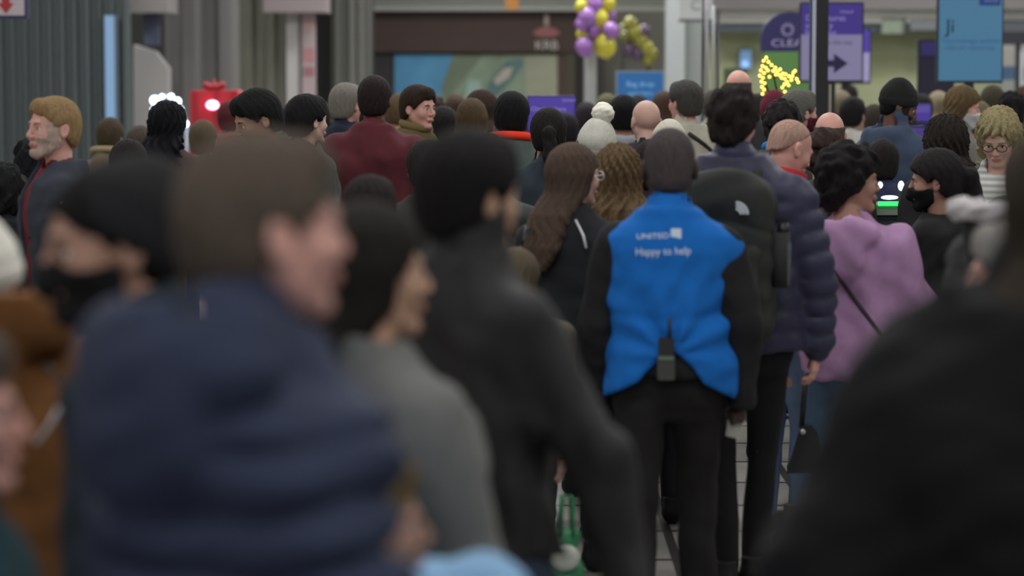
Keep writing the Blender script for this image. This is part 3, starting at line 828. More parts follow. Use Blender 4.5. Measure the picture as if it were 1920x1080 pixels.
# posters
o = empty('scenic_poster', (ppx(887, Y), Y - .12, 0)); tag(o, 'wide framed backlit poster of blue water, green leaves and sand in the shop front', 'poster')
def px_poly(name, pts, rgb, z, emit=.25, sc=2.2, vr=.38):
    P_ = [(ppx(a, Y) - ppx(887, Y), pz(b, Y)) for a, b in pts]
    MB().prism(P_, -z, -z + .012).build(name, mat('poster %d %d %d' % rgb, rgb, .5, var=vr, scale=sc, emit=.22), o)
MB().box(ppx(735, Y) - ppx(887, Y), ppx(1050, Y) - ppx(887, Y), -.02, .1, .9, pz(98, Y)).build('frame', mat('poster frame', (36, 33, 32), .6, var=0), o)
px_poly('picture_background', [(740, 230), (1045, 230), (1045, 103), (740, 103)], (112, 128, 108), .03)
px_poly('picture_water', [(740, 230), (820, 230), (828, 165), (850, 103), (740, 103)], (66, 122, 156), .042)
px_poly('picture_leaf', [(850, 103), (905, 103), (870, 150), (835, 190), (828, 165)], (92, 104, 84), .052)
px_poly('picture_sand', [(925, 150), (945, 128), (962, 126), (955, 145), (932, 160)], (156, 148, 138), .066)
px_poly('picture_reef', [(900, 190), (920, 150), (950, 115), (975, 110), (982, 120), (960, 150), (930, 180)], (74, 100, 98), .054)
px_poly('picture_foam', [(870, 190), (880, 150), (900, 150), (905, 190)], (128, 150, 142), .060)
px_poly('picture_margin', [(985, 230), (1045, 230), (1045, 103), (985, 103)], (136, 138, 118), .050)
struct('trim_11', MB().box(ppx(694, Y), ppx(735, Y), Y - .2, Y, 0, pz(98, Y)), mat('shop post', (42, 38, 38), .6, var=.03))
struct('trim_12', MB().box(ppx(1046, Y), ppx(1060, Y), Y - .2, Y, 0, pz(98, Y)), mat('shop post brown', (86, 62, 54), .6, var=.06))
struct('trim_13', MB().box(ppx(1060, Y), ppx(1078, Y), Y - .25, Y, 0, pz(20, Y)), mat('shop post olive', (74, 66, 52), .6, var=.06))
# orange hanging tag above
Y2 = 33
o = empty('hanging_tag', (ppx(960, Y2), Y2, 0)); tag(o, 'small orange tag hanging above the dark brown fascia', 'sign')
MB().box(-.08, .08, 0, .03, pz(18, Y2), pz(-6, Y2)).build('panel', mat('tag orange', (170, 112, 40), .5, var=.1), o)
MB().box(-.005, .005, .01, .02, pz(-6, Y2), CEIL).build('cord', mat('rod', (80, 80, 80), .4, var=0), o)

# ---- between shop and white column
Y = 37
struct('wall_middle', MB().box(ppx(1075, Y), ppx(1290, Y), Y, Y + .2, 0, CEIL), mat('mid wall', (84, 82, 76), .7, var=.14, scale=1.5))
struct('trim_14', MB().box(ppx(1075, Y), ppx(1130, Y), Y - .5, Y, 0, pz(26, Y)), mat('mid dark', (58, 56, 56), .7, var=.05))
Y = 30
struct('trim_15', MB().tube([(ppx(1107, Y), Y, 0), (ppx(1107, Y), Y, CEIL)], .07, 16), mat('round post', (150, 150, 148), .5, var=.02))
# balloons on the post
def balloon(px, py, Y, r, rgb, lb, grp, tilt=0):
    x, z = wx(px, py, Y)
    o = empty('balloon', (x, Y, z)); tag(o, lb, 'balloon', grp)
    m = mat('balloon', rgb, .25, var=.03, spec=.6)
    MB().ball((0, 0, 0), (r, r, r * 1.15), 10).build('bulb', m, o, True)
    MB().tube([(0, 0, -r * 1.12), (0, 0, -r * 1.22), (0, 0, -r * 1.3)], [.006, .008, .016], 8).build('knot', m, o, True)
    o.rotation_euler = (0, tilt, 0)
    return o
YB = 29.75
PU, YE = (146, 98, 168), (190, 180, 50)
bl = [(1095, -8, .10, YE), (1128, -14, .11, PU), (1090, 12, .07, YE), (1112, 8, .11, PU), (1138, 6, .10, YE), (1100, 32, .10, PU), (1124, 34, .10, YE), (1146, 28, .06, PU), (1090, 46, .07, PU),
      (1112, 56, .09, PU), (1128, 52, .07, YE), (1146, 57, .085, PU), (1092, 64, .07, YE), (1110, 74, .07, PU), (1096, 88, .10, PU), (1134, 86, .125, YE)]
names = {PU: 'purple', YE: 'yellow'}
pos_ = ['at the cluster top left', 'at the cluster top beside the frame edge', 'small, on the left edge near the top', 'large, near the top middle', 'large, top right of the cluster', 'left of centre in the cluster', 'in the cluster middle', 'tiny, on the right edge',
        'small, on the left edge halfway down', 'in the cluster centre', 'small, just right of the centre', 'shiny, on the right edge halfway down', 'small, on the left edge lower down', 'small, just above the bottom pair', 'at the bottom left of the cluster', 'largest, hanging lowest at the cluster bottom']
for i, (a, b, r, c) in enumerate(bl): balloon(a, b, YB + (.12 if i % 3 == 1 else -.06 * (i % 3)), r, c, '%s balloon on the grey post, %s' % (names[c], pos_[i]), 'balloons clustered on the grey post', RND.uniform(-.4, .4))
bl2 = [(1182, 46, .10, (130, 124, 44)), (1190, 62, .10, (140, 134, 44)), (1172, 70, .08, (104, 98, 48)), (1200, 78, .10, (136, 130, 46)), (1212, 90, .10, (150, 144, 48)), (1222, 100, .08, (140, 134, 52)), (1208, 58, .08, (92, 70, 98)), (1180, 92, .09, (88, 66, 96)), (1196, 100, .08, (84, 66, 90)), (1168, 56, .07, (110, 104, 50)), (1216, 112, .07, (140, 136, 50))]
pz2 = ['highest of the arch', 'second highest', 'dull, on the left foot', 'mid slope', 'lower right slope', 'right foot', 'dim purple, upper right', 'dim purple, lower left', 'dim purple, bottom middle', 'dull, upper left', 'lowest at right']
for i, (a, b, r, c) in enumerate(bl2): balloon(a, b, 34.72 - .03 * (i % 3), r, c, '%s balloon in the arch behind the post, %s' % ('yellow' if c[0] > c[2] + 20 else 'purple', pz2[i]), 'balloons of the far arch')
struct('trim_16', MB().tube([(ppx(1160, 34.8), 34.8, 0), (ppx(1168, 34.8), 34.8, pz(70, 35)), (ppx(1186, 34.8), 34.8, pz(40, 35)), (ppx(1215, 34.8), 34.8, pz(100, 35)), (ppx(1228, 34.8), 34.8, 0)], .03, 8), mat('arch frame', (70, 66, 60), .6, var=0))

# ---- signs
def sign(name, label, cat, x0, y0, x1, y1, s, face, frame=(30, 30, 36), stand=True, hang=False, depth=.07, m=.012, group=None, emit=.35):
    Y = pix((x0 + x1) / 2, (y0 + y1) / 2, s).y
    a, b = ppx(x0, Y), ppx(x1, Y); c, d = pz(y1, Y), pz(y0, Y); cx = (a + b) / 2
    o = empty(name, (cx, Y, 0)); tag(o, label, cat, group); w = (b - a) / 2
    MB().box(-w, w, 0, depth, c, d, .01).build('frame', mat('sign frame', frame, .4, var=0), o)
    MB().box(-w + m, w - m, -.006, 0, c + m * 1.6, d - m).build('face', mat('sign face', face, .4, var=.02, emit=emit), o)
    if stand:
        MB().box(-.035, .035, .01, depth - .01, 0.02, c).build('post', mat('sign frame', frame, .4, var=0), o)
        MB().box(-w * .8, w * .8, -.12, depth + .12, 0, .025).build('base', mat('sign frame', frame, .4, var=0), o)
    if hang:
        for q in (-1, 1): MB().box(q * w * .7 - .01, q * w * .7 + .01, .02, .04, d, CEIL).build('hanger', mat('rod', (80, 80, 80), .4, var=0), o)
    return o, Y, w, c, d
GP = 'purple wayfinding screens'
# big purple and lilac sign (two leaves), clear sign, blue sign
o, Y, w, c, d = sign('wayfinding_sign', 'black-framed purple and lilac sign with dark right-pointing arrow, behind the dark pole', 'sign', 1499, 4, 1619, 155, 232, (134, 128, 164), group=GP)
hh = d - c
MB().box(-w + .012, w - .012, -.012, -.006, c + hh * .60, d - .012).build('header', mat('sign purple', (66, 50, 138), .4, var=.03, emit=.3), o)
wm = mat('sign lettering', (150, 140, 205), .4, var=0, emit=.3)
for i, (t, z) in enumerate((('United', .88), ('Departures', .80), ('security', .71), ('boarding', .62))):
    text_obj('lettering', t, .070 if i else .04, wm, o, (-w + .045 if i else w * .45, -.014, c + hh * z), align='LEFT' if i else 'CENTER', extrude=.002)
text_obj('lettering', 'All gates this way', .048, mat('sign small text', (100, 98, 134), .4, var=0, emit=.2), o, (0, -.010, c + hh * .50))
MB().prism([(-.07, c + hh * .20), (-.07, c + hh * .28), (.02, c + hh * .28), (.02, c + hh * .36), (.13, c + hh * .24), (.02, c + hh * .12), (.02, c + hh * .20)], -.014, -.006).build('arrow', mat('sign arrow', (44, 34, 84), .4, var=0), o)
o, Y, w, c, d = sign('wayfinding_sign', 'second purple and lilac sign mostly hidden behind the arrow sign, its right edge showing', 'sign', 1540, 54, 1633, 157, 205, (134, 128, 164), group=GP)
MB().box(-w + .012, w - .012, -.012, -.006, c + (d - c) * .58, d - .012).build('header', mat('sign purple', (66, 50, 138), .4, var=.03, emit=.3), o)
# round-topped sign
s = 205; Y = pix(1480, 60, s).y; a, b = ppx(1427, Y), ppx(1538, Y); cx = (a + b) / 2; w = (b - a) / 2
o = empty('round_topped_sign', (cx, Y, 0)); tag(o, 'dark purple round-topped sign with white ring emblem and letters, above green panel', 'sign')
zt, zb = pz(22, Y), pz(97, Y)
arc = [(w, zb), (w, zb + .12)] + [(w * math.cos(t * math.pi / 14), zb + .12 + (zt - zb - .12) * math.sin(t * math.pi / 14)) for t in range(1, 14)] + [(-w, zb + .12), (-w, zb)]
MB().prism(arc, 0, .1).build('panel', mat('deep violet', (32, 27, 74), .5, var=.03), o)
lw_ = mat('pale lilac paint', (150, 142, 178), .5, var=0)
text_obj('lettering', 'CLEAR', .092, lw_, o, (.0, -.004, zb + .075), extrude=.003, sx=1.32)
for i in range(12):
    t = i * math.pi / 6; zc = zt - .165
    MB().tube([(.036 * math.cos(t) - .03, -.004, zc + .036 * math.sin(t)), (.062 * math.cos(t) - .03, -.004, zc + .062 * math.sin(t))], .006, 6).build('emblem_ray', lw_, o)
MB().box(-w * .92, w, .0, .08, 1.35, zb).build('green_panel', mat('panel green', (80, 118, 62), .5, var=.05), o)
MB().box(-w * .92, w, .0, .08, .0, 1.35).build('lower_panel', mat('panel dark', (46, 46, 60), .5, var=.05), o)
# blue sign on the right
o, Y, w, c, d = sign('information_screen', 'large light blue lit screen in a black frame, dark message text, on a pedestal', 'screen', 1757, -14, 1881, 156, 238, (74, 124, 158), emit=.28)
MB().box(w * .25, w - .03, -.012, -.006, d - .10, d - .03).build('corner_logo_panel', mat('navy logo', (44, 64, 128), .4, var=0, emit=.2), o)
text_obj('lettering', 'UNITED', .032, mat('logo letters', (120, 150, 205), .4, var=0, emit=.2), o, (w * .6, -.014, d - .065))
tk = mat('screen dark text', (22, 60, 84), .4, var=0); t2 = mat('screen mid text', (62, 112, 150), .4, var=0, emit=.3)
zz = lambda py: pz(py, Y)
text_obj('lettering', 'Ji', .15, tk, o, (-w + .10, -.008, zz(50)), extrude=.002)
text_obj('lettering', 'Text message updates', .052, t2, o, (0, -.008, zz(76)), extrude=.002)
text_obj('lettering', 'without rebooking', .052, t2, o, (-.01, -.008, zz(89)), extrude=.002)
MB().box(-.03, .03, -.02, .07, zz(240), zz(156)).build('pedestal_neck', mat('sign frame', (30, 30, 36), .4, var=0), o)
# dark screen left of it
o, Y, w, c, d = sign('information_screen', 'tall dark navy screen half hidden left of the light blue screen', 'screen', 1722, 74, 1790, 200, 215, (34, 32, 52), emit=.1)
MB().box(-w + .02, w - .02, -.012, -.006, d - .14, d - .02).build('header', mat('navy violet', (46, 40, 100), .4, var=.03, emit=.2), o)
MB().box(-w + .02, w - .02, -.012, -.006, c + .03, c + .10).build('text_band', mat('dim text band', (74, 74, 96), .4, var=.2, scale=40), o)
# low purple screen
o, Y, w, c, d = sign('information_screen', 'purple screen standing above the heads, between orange-collared man and white hat', 'screen', 988, 179, 1080, 250, 255, (74, 58, 150), frame=(60, 48, 110), group=GP)
text_obj('lettering', 'United', .035, wm, o, (w * .7, -.008, d - .035)); text_obj('lettering', 'Check in here', .045, wm, o, (-.02, -.008, d - .10))
# blue kiosk sign behind
o, Y, w, c, d = sign('kiosk_sign', 'blue sign with pale text behind the balloon post, above the crowd', 'sign', 1155, 133, 1246, 200, 190, (32, 86, 140), frame=(120, 130, 128), emit=.12)
text_obj('lettering', 'Bag drop', .075, mat('kiosk text', (110, 160, 205), .4, var=0, emit=.2), o, (0, -.008, d - .13)); text_obj('lettering', 'open here', .06, mat('kiosk text', (110, 160, 205), .4, var=0, emit=.2), o, (0, -.008, d - .22))
# small purple screens at right
for k, (x0, y0, x1, y1, s, lb) in enumerate(((1706, 194, 1748, 232, 262, 'small purple screen right of the hooded man, upper of two'), (1690, 236, 1740, 302, 300, 'small lilac and purple screen right of the hooded man, lower of two'))):
    o, Y, w, c, d = sign('kiosk_screen', lb, 'screen', x0, y0, x1, y1, s, (88, 74, 156), frame=(70, 62, 130), group=GP)
    MB().box(-w + .014, w - .014, -.012, -.006, c + .02, c + (d - c) * .55).build('lower_block', mat('kiosk violet', (72, 54, 150), .4, var=0, emit=.3), o)

# ---- white column with box, thin posts, dark pole
Y = 31
struct('trim_17', MB().box(ppx(1249, Y), ppx(1284, Y), Y, Y + .3, 0, CEIL), mat('white column', (158, 162, 162), .6, var=.02))
struct('trim_18', MB().box(ppx(1284, Y), ppx(1318, Y), Y + .1, Y + .3, 0, CEIL), mat('grey column', (128, 132, 128), .6, var=.02))
o = empty('hanging_sign', (ppx(1304, 28), 28, pz(36, 28))); tag(o, 'white hanging sign box with pale grey letter beside the white column', 'sign')
w = (ppx(1334, 28) - ppx(1272, 28)) / 2
MB().box(-w, w, 0, .12, 0, .5).build('box', mat('sign white', (176, 178, 176), .5, var=.02, emit=.08), o)
text_obj('lettering', 'C', .16, mat('grey letter', (130, 134, 132), .5, var=0), o, (-.0, -.004, .14), extrude=.003)
for q in (-1, 1): MB().box(q * w * .8 - .01, q * w * .8 + .01, .04, .06, .5, CEIL - pz(36, 28)).build('hanger', mat('rod', (80, 80, 80), .4, var=0), o)
MB().box(-w, w, .02, .1, -.03, 0).build('bottom_edge', mat('edge grey', (90, 92, 92), .5, var=0), o)
for px0, top_, col_, lb in ((1318, -30, (34, 32, 34), 'black thin metal post, tallest of the bunch beside the white column'), (1327, -30, (110, 106, 112), 'grey thin metal post just right of the tallest black post'), (1338, 10, (140, 140, 142), 'shiny pale thin metal post in the bunch'), (1346, 14, (38, 36, 38), 'short black thin metal post, rightmost of the bunch')):
    Yp = 22.5
    o = empty('metal_post', (ppx(px0, Yp), Yp + .12 * (px0 % 2), 0)); tag(o, lb, 'post', 'thin metal posts beside the white column')
    MB().tube([(0, 0, .02), (0, 0, pz(top_, Yp))], .014, 8).build('shaft', mat('post', col_, .35, metal=.3, var=0), o, True)
    MB().tube([(0, 0, 0), (0, 0, .02)], .022, 16).build('base', mat('post', (40, 38, 40), .35, metal=.3, var=0), o, True)
Yp = 17.5
o = empty('pole', (ppx(1541, Yp), Yp, 0)); tag(o, 'thick black pole with pale metal edge standing in front of the purple arrow sign', 'pole')
MB().box(-.038, .042, 0, .06, 0.02, pz(0, Yp) + .1).build('shaft', mat('pole black', (32, 31, 35), .5, var=0), o)
MB().box(-.064, -.040, 0, .05, 0.02, pz(0, Yp) + .1).build('metal_edge', mat('pole edge', (196, 202, 218), .35, metal=.2, var=0), o)
MB().box(-.078, -.066, 0, .05, 0.02, pz(0, Yp) + .1).build('rear_strip', mat('pole strip', (70, 76, 98), .4, var=0), o)
MB().box(-.2, .2, -.15, .2, 0, .02).build('base', mat('pole black', (32, 31, 35), .5, var=0), o)
MB().box(.048, .066, 0.01, .05, 0.02, pz(158, Yp)).build('cream_strip', mat('cream', (170, 166, 150), .5, var=0), o)

# ---- right hand background
Y = 34
struct('wall_right_back', MB().box(ppx(1315, Y), 9, Y, Y + .2, 0, CEIL), mat('yellow green wall', (158, 162, 126), .7, var=.07, scale=1.5, stretch=(3, 1, .2)))
struct('trim_19', MB().box(ppx(1318, Y), 9, Y - .5, Y, pz(60, Y), pz(44, Y)), mat('band blue grey', (120, 132, 142), .6, var=.05))
struct('trim_20', MB().box(ppx(1318, Y), 9, Y - .7, Y, pz(44, Y), pz(20, Y)), mat('band white', (200, 198, 190), .6, var=.03))
struct('trim_21', MB().box(ppx(1318, Y), 9, Y - .9, Y, pz(20, Y), CEIL), mat('band grey', (118, 114, 112), .6, var=.03))
for x0, y0, x1, y1, cc, lb in ((1638, 36, 1676, 64, (132, 142, 124), 'pale green panel with faint marks, left of pair under the white band'), (1690, 40, 1756, 58, (112, 114, 116), 'long grey panel under the white band, beside light blue screen')):
    o = empty('wall_panel', (ppx((x0 + x1) / 2, Y), Y - .72, 0)); tag(o, lb, 'panel', 'small panels under the white band'); w = (ppx(x1, Y) - ppx(x0, Y)) / 2
    MB().box(-w, w, 0, .03, pz(y1, Y), pz(y0, Y)).build('panel', mat('wall panel', cc, .5, var=.1, scale=12), o)
    MB().box(w, w + .04, 0, .03, pz(y1, Y), pz(y0, Y)).build('edge', mat('edge dark', (80, 82, 78), .5, var=0), o)
o = empty('wall_screen', (ppx(1910, 31), 31, 0)); tag(o, 'black wall screen at the right edge above the crowd', 'screen'); w = (ppx(1950, 31) - ppx(1882, 31)) / 2
MB().box(-w, w, 0, .08, pz(84, 31), pz(38, 31), .01).build('frame', mat('tv black', (34, 34, 40), .4, var=0), o)
MB().box(-w + .02, w - .02, -.005, 0, pz(60, 31), pz(42, 31)).build('display', mat('tv grey', (72, 74, 78), .3, var=.1), o)
MB().box(-.03, .03, .03, .06, 0, pz(84, 31)).build('post', mat('tv black', (34, 34, 40), .4, var=0), o)
Y = 32
for x0, y0, x1, y1, cc in ((1878, 84, 1990, 124, (136, 132, 126)), (1878, 124, 1990, 150, (54, 78, 104)), (1878, 150, 1990, 190, (120, 124, 118)), (1912, 95, 1917, 175, (190, 190, 190))):
    struct('trim_%d' % (22 + (x0 + y0) % 7 + int(y0 / 10)), MB().box(ppx(x0, Y), ppx(x1, Y), Y - (.05 if x1 < 1930 else 0), Y + .1, pz(y1, Y) if y1 < 180 else 0, pz(y0, Y)), mat('counter back', cc, .6, var=.05))
# blue lit screens near yellow wall
o, Y, w, c, d = sign('small_screen', 'small pale blue glowing screen on the yellow-green wall', 'screen', 1392, 92, 1416, 130, 150, (110, 150, 190), frame=(130, 140, 140), stand=False, emit=.4)
o.location.y = 33.9; MB().box(-w * .5, w * .3, -.012, -.006, c + .03, c + .10).build('glow_patch', mat('glow patch', (140, 180, 250), .4, var=0, emit=.9), o)
o, Y, w, c, d = sign('green_board', 'dark green board low behind the bald head by the thin posts', 'board', 1358, 128, 1400, 200, 170, (74, 98, 66), frame=(60, 76, 56), emit=0)

# ---- check-in machines on the right
for k, (px_, s_, lb) in enumerate(((1690, 362, 'grey check-in machine with glowing green strip, between the two facing women'), (1850, 360, 'check-in machine with cool white lit edge behind the furry hood'))):
    p = pix(px_, 300, s_); Y = p.y
    o = empty('check_in_machine', (p.x, Y, 0), 0); tag(o, lb, 'machine', 'self-service machines of the check-in row')
    zt = pz(384, Y)
    MB().box(-.16, .16, 0, .34, .04, pz(403, Y), .02).build('cabinet', mat('kiosk slate', (52, 60, 68), .5, var=.04), o)
    MB().box(-.17, .17, -.02, .36, pz(403, Y), zt, .01).build('counter_top', mat('kiosk pale', (136, 142, 136), .5, var=.02), o)
    MB().box(-.12, .10, -.03, -.02, zt - .004, zt + .018).build('light_strip', mat('strip ' + 'gw'[k], ((40, 235, 90), (180, 215, 255))[k], .4, var=0, emit=2.2), o)
    f = MB().box(-.045, .045, -.02, 0.0, pz(447, Y), pz(420, Y)).build('reader_frame', mat('reader frame', (170, 195, 205), .4, var=0, emit=.2), o)
    MB().box(-.03, .03, -.026, -.02, pz(441, Y), pz(425, Y)).build('reader_screen', mat('reader blue', (50, 78, 104), .4, var=0, emit=.3), f)
    MB().box(-.18, .18, -.04, .38, 0, .04).build('base', mat('kiosk base', (40, 42, 46), .5, var=0), o)
    if k == 0:
        sc_ = MB().tube([(-.0, .1, zt), (0.0, .1, zt + .10)], .012, 8).build('screen_arm', mat('kiosk base', (40, 42, 46), .5, var=0), o)
        wg = mat('cool white glow', (225, 235, 255), .4, var=0, emit=3)
        for a_, b_, c_, r_ in ((.012, .08, .095, (.016, .012, .026)), (-.05, .06, .035, (.045, .015, .011)), (.07, .06, .045, (.022, .015, .012)), (-.10, .06, .10, (.014, .012, .018))):
            MB().ball((a_, b_, zt + c_), r_, 8).build('scanner_light', wg, o, True)

# ------------------------------------------------------------ the crowd
def wl(yaw, *v):
    return tuple(Matrix.Rotation(-math.radians(yaw), 3, 'Z') @ Vector(v))
BK, DK, BR, DB = (26, 24, 25), (38, 33, 31), (74, 56, 44), (50, 40, 34)
NAVY = (44, 50, 76)

# --- near, out of focus
y = -48
F1 = person(470, 246, 1380, 'tall man in quilted navy down jacket, largest figure at front left, seen from behind', yaw=y, hyaw=-14, w=1.02, skin='pink', hair=('short', (112, 97, 84), dict(t=.012)), lean=(.055, .02),
   top=dict(name='down_jacket', rgb=(44, 51, 74), th=.046, puff=.034, pitch=.082, rough=.8, hk=1.55, hood=True, collar=.075, hem=.84, folds=.006), legs=(40, 44, 58), hs=1.06,
   arms={'R': (wl(y, .20, -.10, -1), wl(y, .05, .25, -1)), 'L': (wl(y, -.14, .05, -1), wl(y, .1, .2, -1))})
y = 62
F2 = person(222, 286, 1085, 'man in black beanie and black face mask facing left behind the navy jacket', yaw=y, hyaw=54, hp=6, hroll=0, hs=1.12, lean=(-.20, 0), skin='tan', hair=('buzz', BK, dict(t=.006)), hat=('beanie', (32, 31, 33), 27), mask=(22, 22, 24),
   top=dict(name='jacket', rgb=(30, 40, 44), th=.03, collar=.05), w=1.0)
y = -46
F3 = person(680, 385, 1015, 'long dark-haired woman in grey coat, between navy jacket and black jacket men', yaw=y, hyaw=-24, fem=True, skin='olive', hair=('long', (46, 40, 34), dict(L=.44, t=.016, width=.85, back=.07)), lean=(-.07, 0), w=1.02,
   top=dict(name='coat', rgb=(112, 112, 110), th=.03, hood=False, collar=.0, hem=.72, folds=.010, freq=20), legs=(50, 52, 60), arms={'R': (wl(y, .30, -.02, -1), wl(y, .25, .1, -1))})
y = -50
F4 = person(868, 250, 920, 'black-haired man in black bomber jacket striding right, centre foreground, arm swung out', yaw=y, hyaw=-4, hp=2, skin='olive', hair=('short', (34, 31, 31), dict(t=.022)), lean=(-.05, 0), w=.92,
   top=dict(name='bomber_jacket', rgb=(46, 44, 45), th=.03, hem=.93, collar=.085, rough=.7, folds=.009, cr=.004), legs=(58, 68, 84), stride=.2, hands=('relaxed', 'relaxed'),
   arms={'R': (wl(y, .60, .0, -1), wl(y, .22, -.1, -1)), 'L': (wl(y, .18, .0, -1), wl(y, .42, -.30, -1))})
F8 = person(660, 846, 1180, 'small child in pale blue jacket, head just behind the navy down jacket', yaw=-80, skin='tan', hair=('short', (128, 104, 66), dict(t=.010)), fem=True, w=1.35, hs=.92, lean=(-.13, 0),
   top=dict(name='jacket', rgb=(138, 178, 214), th=.05, hood=True, hk=1.5, collar=.06, hem=.80), legs=(60, 70, 90), group='children in the crowd',
   arms={'L': (wl(-80, .7, .3, .10), wl(-80, .1, .5, -.9)), 'R': (wl(-80, .75, -.2, .15), wl(-80, .1, -.2, -.9))})
y = -20
F5 = person(2022, 235, 1290, 'large figure in black coat with furry hood filling the right foreground', yaw=y, fem=True, skin='fair', hair=('long', (66, 56, 43), dict(L=.36, t=.028, width=1.05, back=.05)), lean=(.02, 0), w=1.26,
   top=dict(name='coat', rgb=(15, 15, 16), th=.085, hood=True, collar=.03, hem=.50, folds=.012, freq=16, fur=True, cr=.05), legs=(24, 24, 26),
   arms={'L': (wl(y, -.62, -.15, -1), wl(y, .05, .2, -1))})
F5b = person(1915, 420, 790, 'short grey-haired person glimpsed between black furry hood and right frame edge', yaw=72, skin='pink', hair=('short', (160, 156, 150), dict(t=.02)), top=dict(name='jacket', rgb=(70, 68, 68), th=.02), legs=(50, 50, 56))
y = -15
F6 = person(-48, 408, 860, 'person in rust-brown coat with cream hat, cut by the left frame edge', yaw=y, hp=10, skin='fair', hair=('short', (200, 190, 180), dict(t=.010)), hat=('beanie', (222, 218, 208)), w=1.45, lean=(-.03, 0),
   top=dict(name='coat', rgb=(108, 70, 36), th=.06, hood=True, hk=2.0, hz=.06, collar=.02, hem=.55, folds=.012, freq=18, sl=.02), legs=(50, 44, 40), arms={'R': (wl(y, .40, .05, -1), wl(y, -.35, .5, -.6))})
ctx = F6; b = ctx['root']
p0 = Vector((pix(98, 690, 890) - b.location)); Rz = Matrix.Rotation(math.radians(15), 3, 'Z')
st_pts = [Rz @ Vector((pix(a, bb, 960) - b.location)) for a, bb in ((84, 684), (104, 700), (116, 726), (113, 760), (96, 792), (66, 832))]
MB().tube(st_pts[:4], .005, 6).build('strap_loop', mat('black cord', (22, 22, 24), .4, var=0), b, True)
MB().tube(st_pts[3:], .004, 6).build('strap_end', mat('silver cord', (200, 200, 205), .3, var=0), b, True)
F7 = person(-128, 612, 1300, 'short pink-faced person in teal jacket facing right, bottom left corner', yaw=-86, skin='pink', hair=('short', (110, 96, 88), dict(t=.014)), w=1.1,
   top=dict(name='jacket', rgb=(26, 58, 66), th=.045, collar=.03), legs=(40, 44, 50))

# --- middle distance, in focus
def vest_hem(X, Y, Z, Zs):
    c = 1.02 - .10 * np.clip(np.abs(X - .01) / .11, 0, 1) - .09 * np.clip((np.abs(X) - .08) / .16, 0, 1)
    return np.where(Y < 0.02, c * Zs(1.0) + 0 * Z, Zs(.84))
def vest_folds(g, C):
    X, Y, Z = g.xyz(); Zs = C['Zs']
    h_ = (Z - Zs(1.02)); m = np.exp(-((Z - Zs(1.10)) / .13) ** 2) * (Y < 0.05)
    ang = np.arctan2(X - .01, h_ + .02)
    g.D = (g.D + m * .008 * np.sin(ang * 9.5 + .6) + .006 * np.exp(-((Z - Zs(1.12) - .10 * np.abs(X)) / .018) ** 2) * (Y < 0)).astype(np.float32)
    up = np.exp(-((Z - Zs(1.25)) / .10) ** 2) * (Y < 0.05)
    g.D = (g.D + up * .003 * np.sin((X * 1.0 - (Z - Zs(1.2)) * .55) * 62)).astype(np.float32)
M1 = person(1256, 236, 540, 'airport worker in bright blue vest over black shirt, seen from behind, centre right', yaw=-3, hyaw=0, hp=6, skin='dark', hair=('buzz', (92, 80, 82), dict(t=.003, wave=.0003)), w=1.13, hs=1.14, stride=.10, baggy=.012,
   group='airport staff', legs=(30, 28, 28), hands=('relaxed', 'grip'),
   arms={'R': ((.26, -.02, -1), (.03, .12, -1)), 'L': ((-.24, .02, -1), (.05, .25, -1))},
   top=[dict(name='shirt', rgb=(30, 30, 32), th=.016, hem=.92, collar=.0, sl=.014, folds=.006),
        dict(name='vest', rgb=(20, 104, 188), th=.042, hem=.84, collar=.045, sleeves=False, hemfn=vest_hem, extra=vest_folds, folds=.004, freq=22, flare=.012, cr=.012)])
def stick_text(C, body, size, local_x, z, m, target=None, name='lettering', sx=1.0, tilt=0):
    """print lettering on the back of a garment"""
    ob = C['top_obj']; me = ob.data
    bv = BVHTree.FromPolygons([v.co.copy() for v in me.vertices], [tuple(p.vertices) for p in me.polygons])
    t = text_obj(name, body, size, m, None, (0, 0, 0), extrude=0.0, sx=1)
    for v in t.data.vertices:
        X = local_x + v.co.x * sx; Zz = z + v.co.y + v.co.x * tilt
        hit = bv.ray_cast(Vector((X, -1, Zz)), Vector((0, 1, 0)))
        v.co = Vector((X, (hit[0].y if hit[0] else -.2) - .003, Zz))
    t.rotation_euler = (0, 0, 0); t.parent = ob
    return t
vt = mat('vest print', (215, 225, 240), .6, var=0)
zt = lambda py: CAM_H - (py - 120) / 540.0
stick_text(M1, 'UNITED', .026, -.058, zt(438), vt, sx=1.2, tilt=.05)
g_ = stick_text(M1, '■', .05, .03, zt(434), vt, name='emblem') if False else None
bv_m = M1['top_obj']
em = MB().box(.022, .058, -.002, .0, -.018, .018, .004).build('emblem', vt, bv_m); 
bvh = BVHTree.FromPolygons([v.co.copy() for v in bv_m.data.vertices], [tuple(p.vertices) for p in bv_m.data.polygons])
hy = bvh.ray_cast(Vector((.04, -1, zt(433))), Vector((0, 1, 0)))[0].y
em.location = (-.018, hy - .003, zt(433))
stick_text(M1, 'Happy to help', .038, -.022, zt(466), vt, sx=.88, tilt=.03)
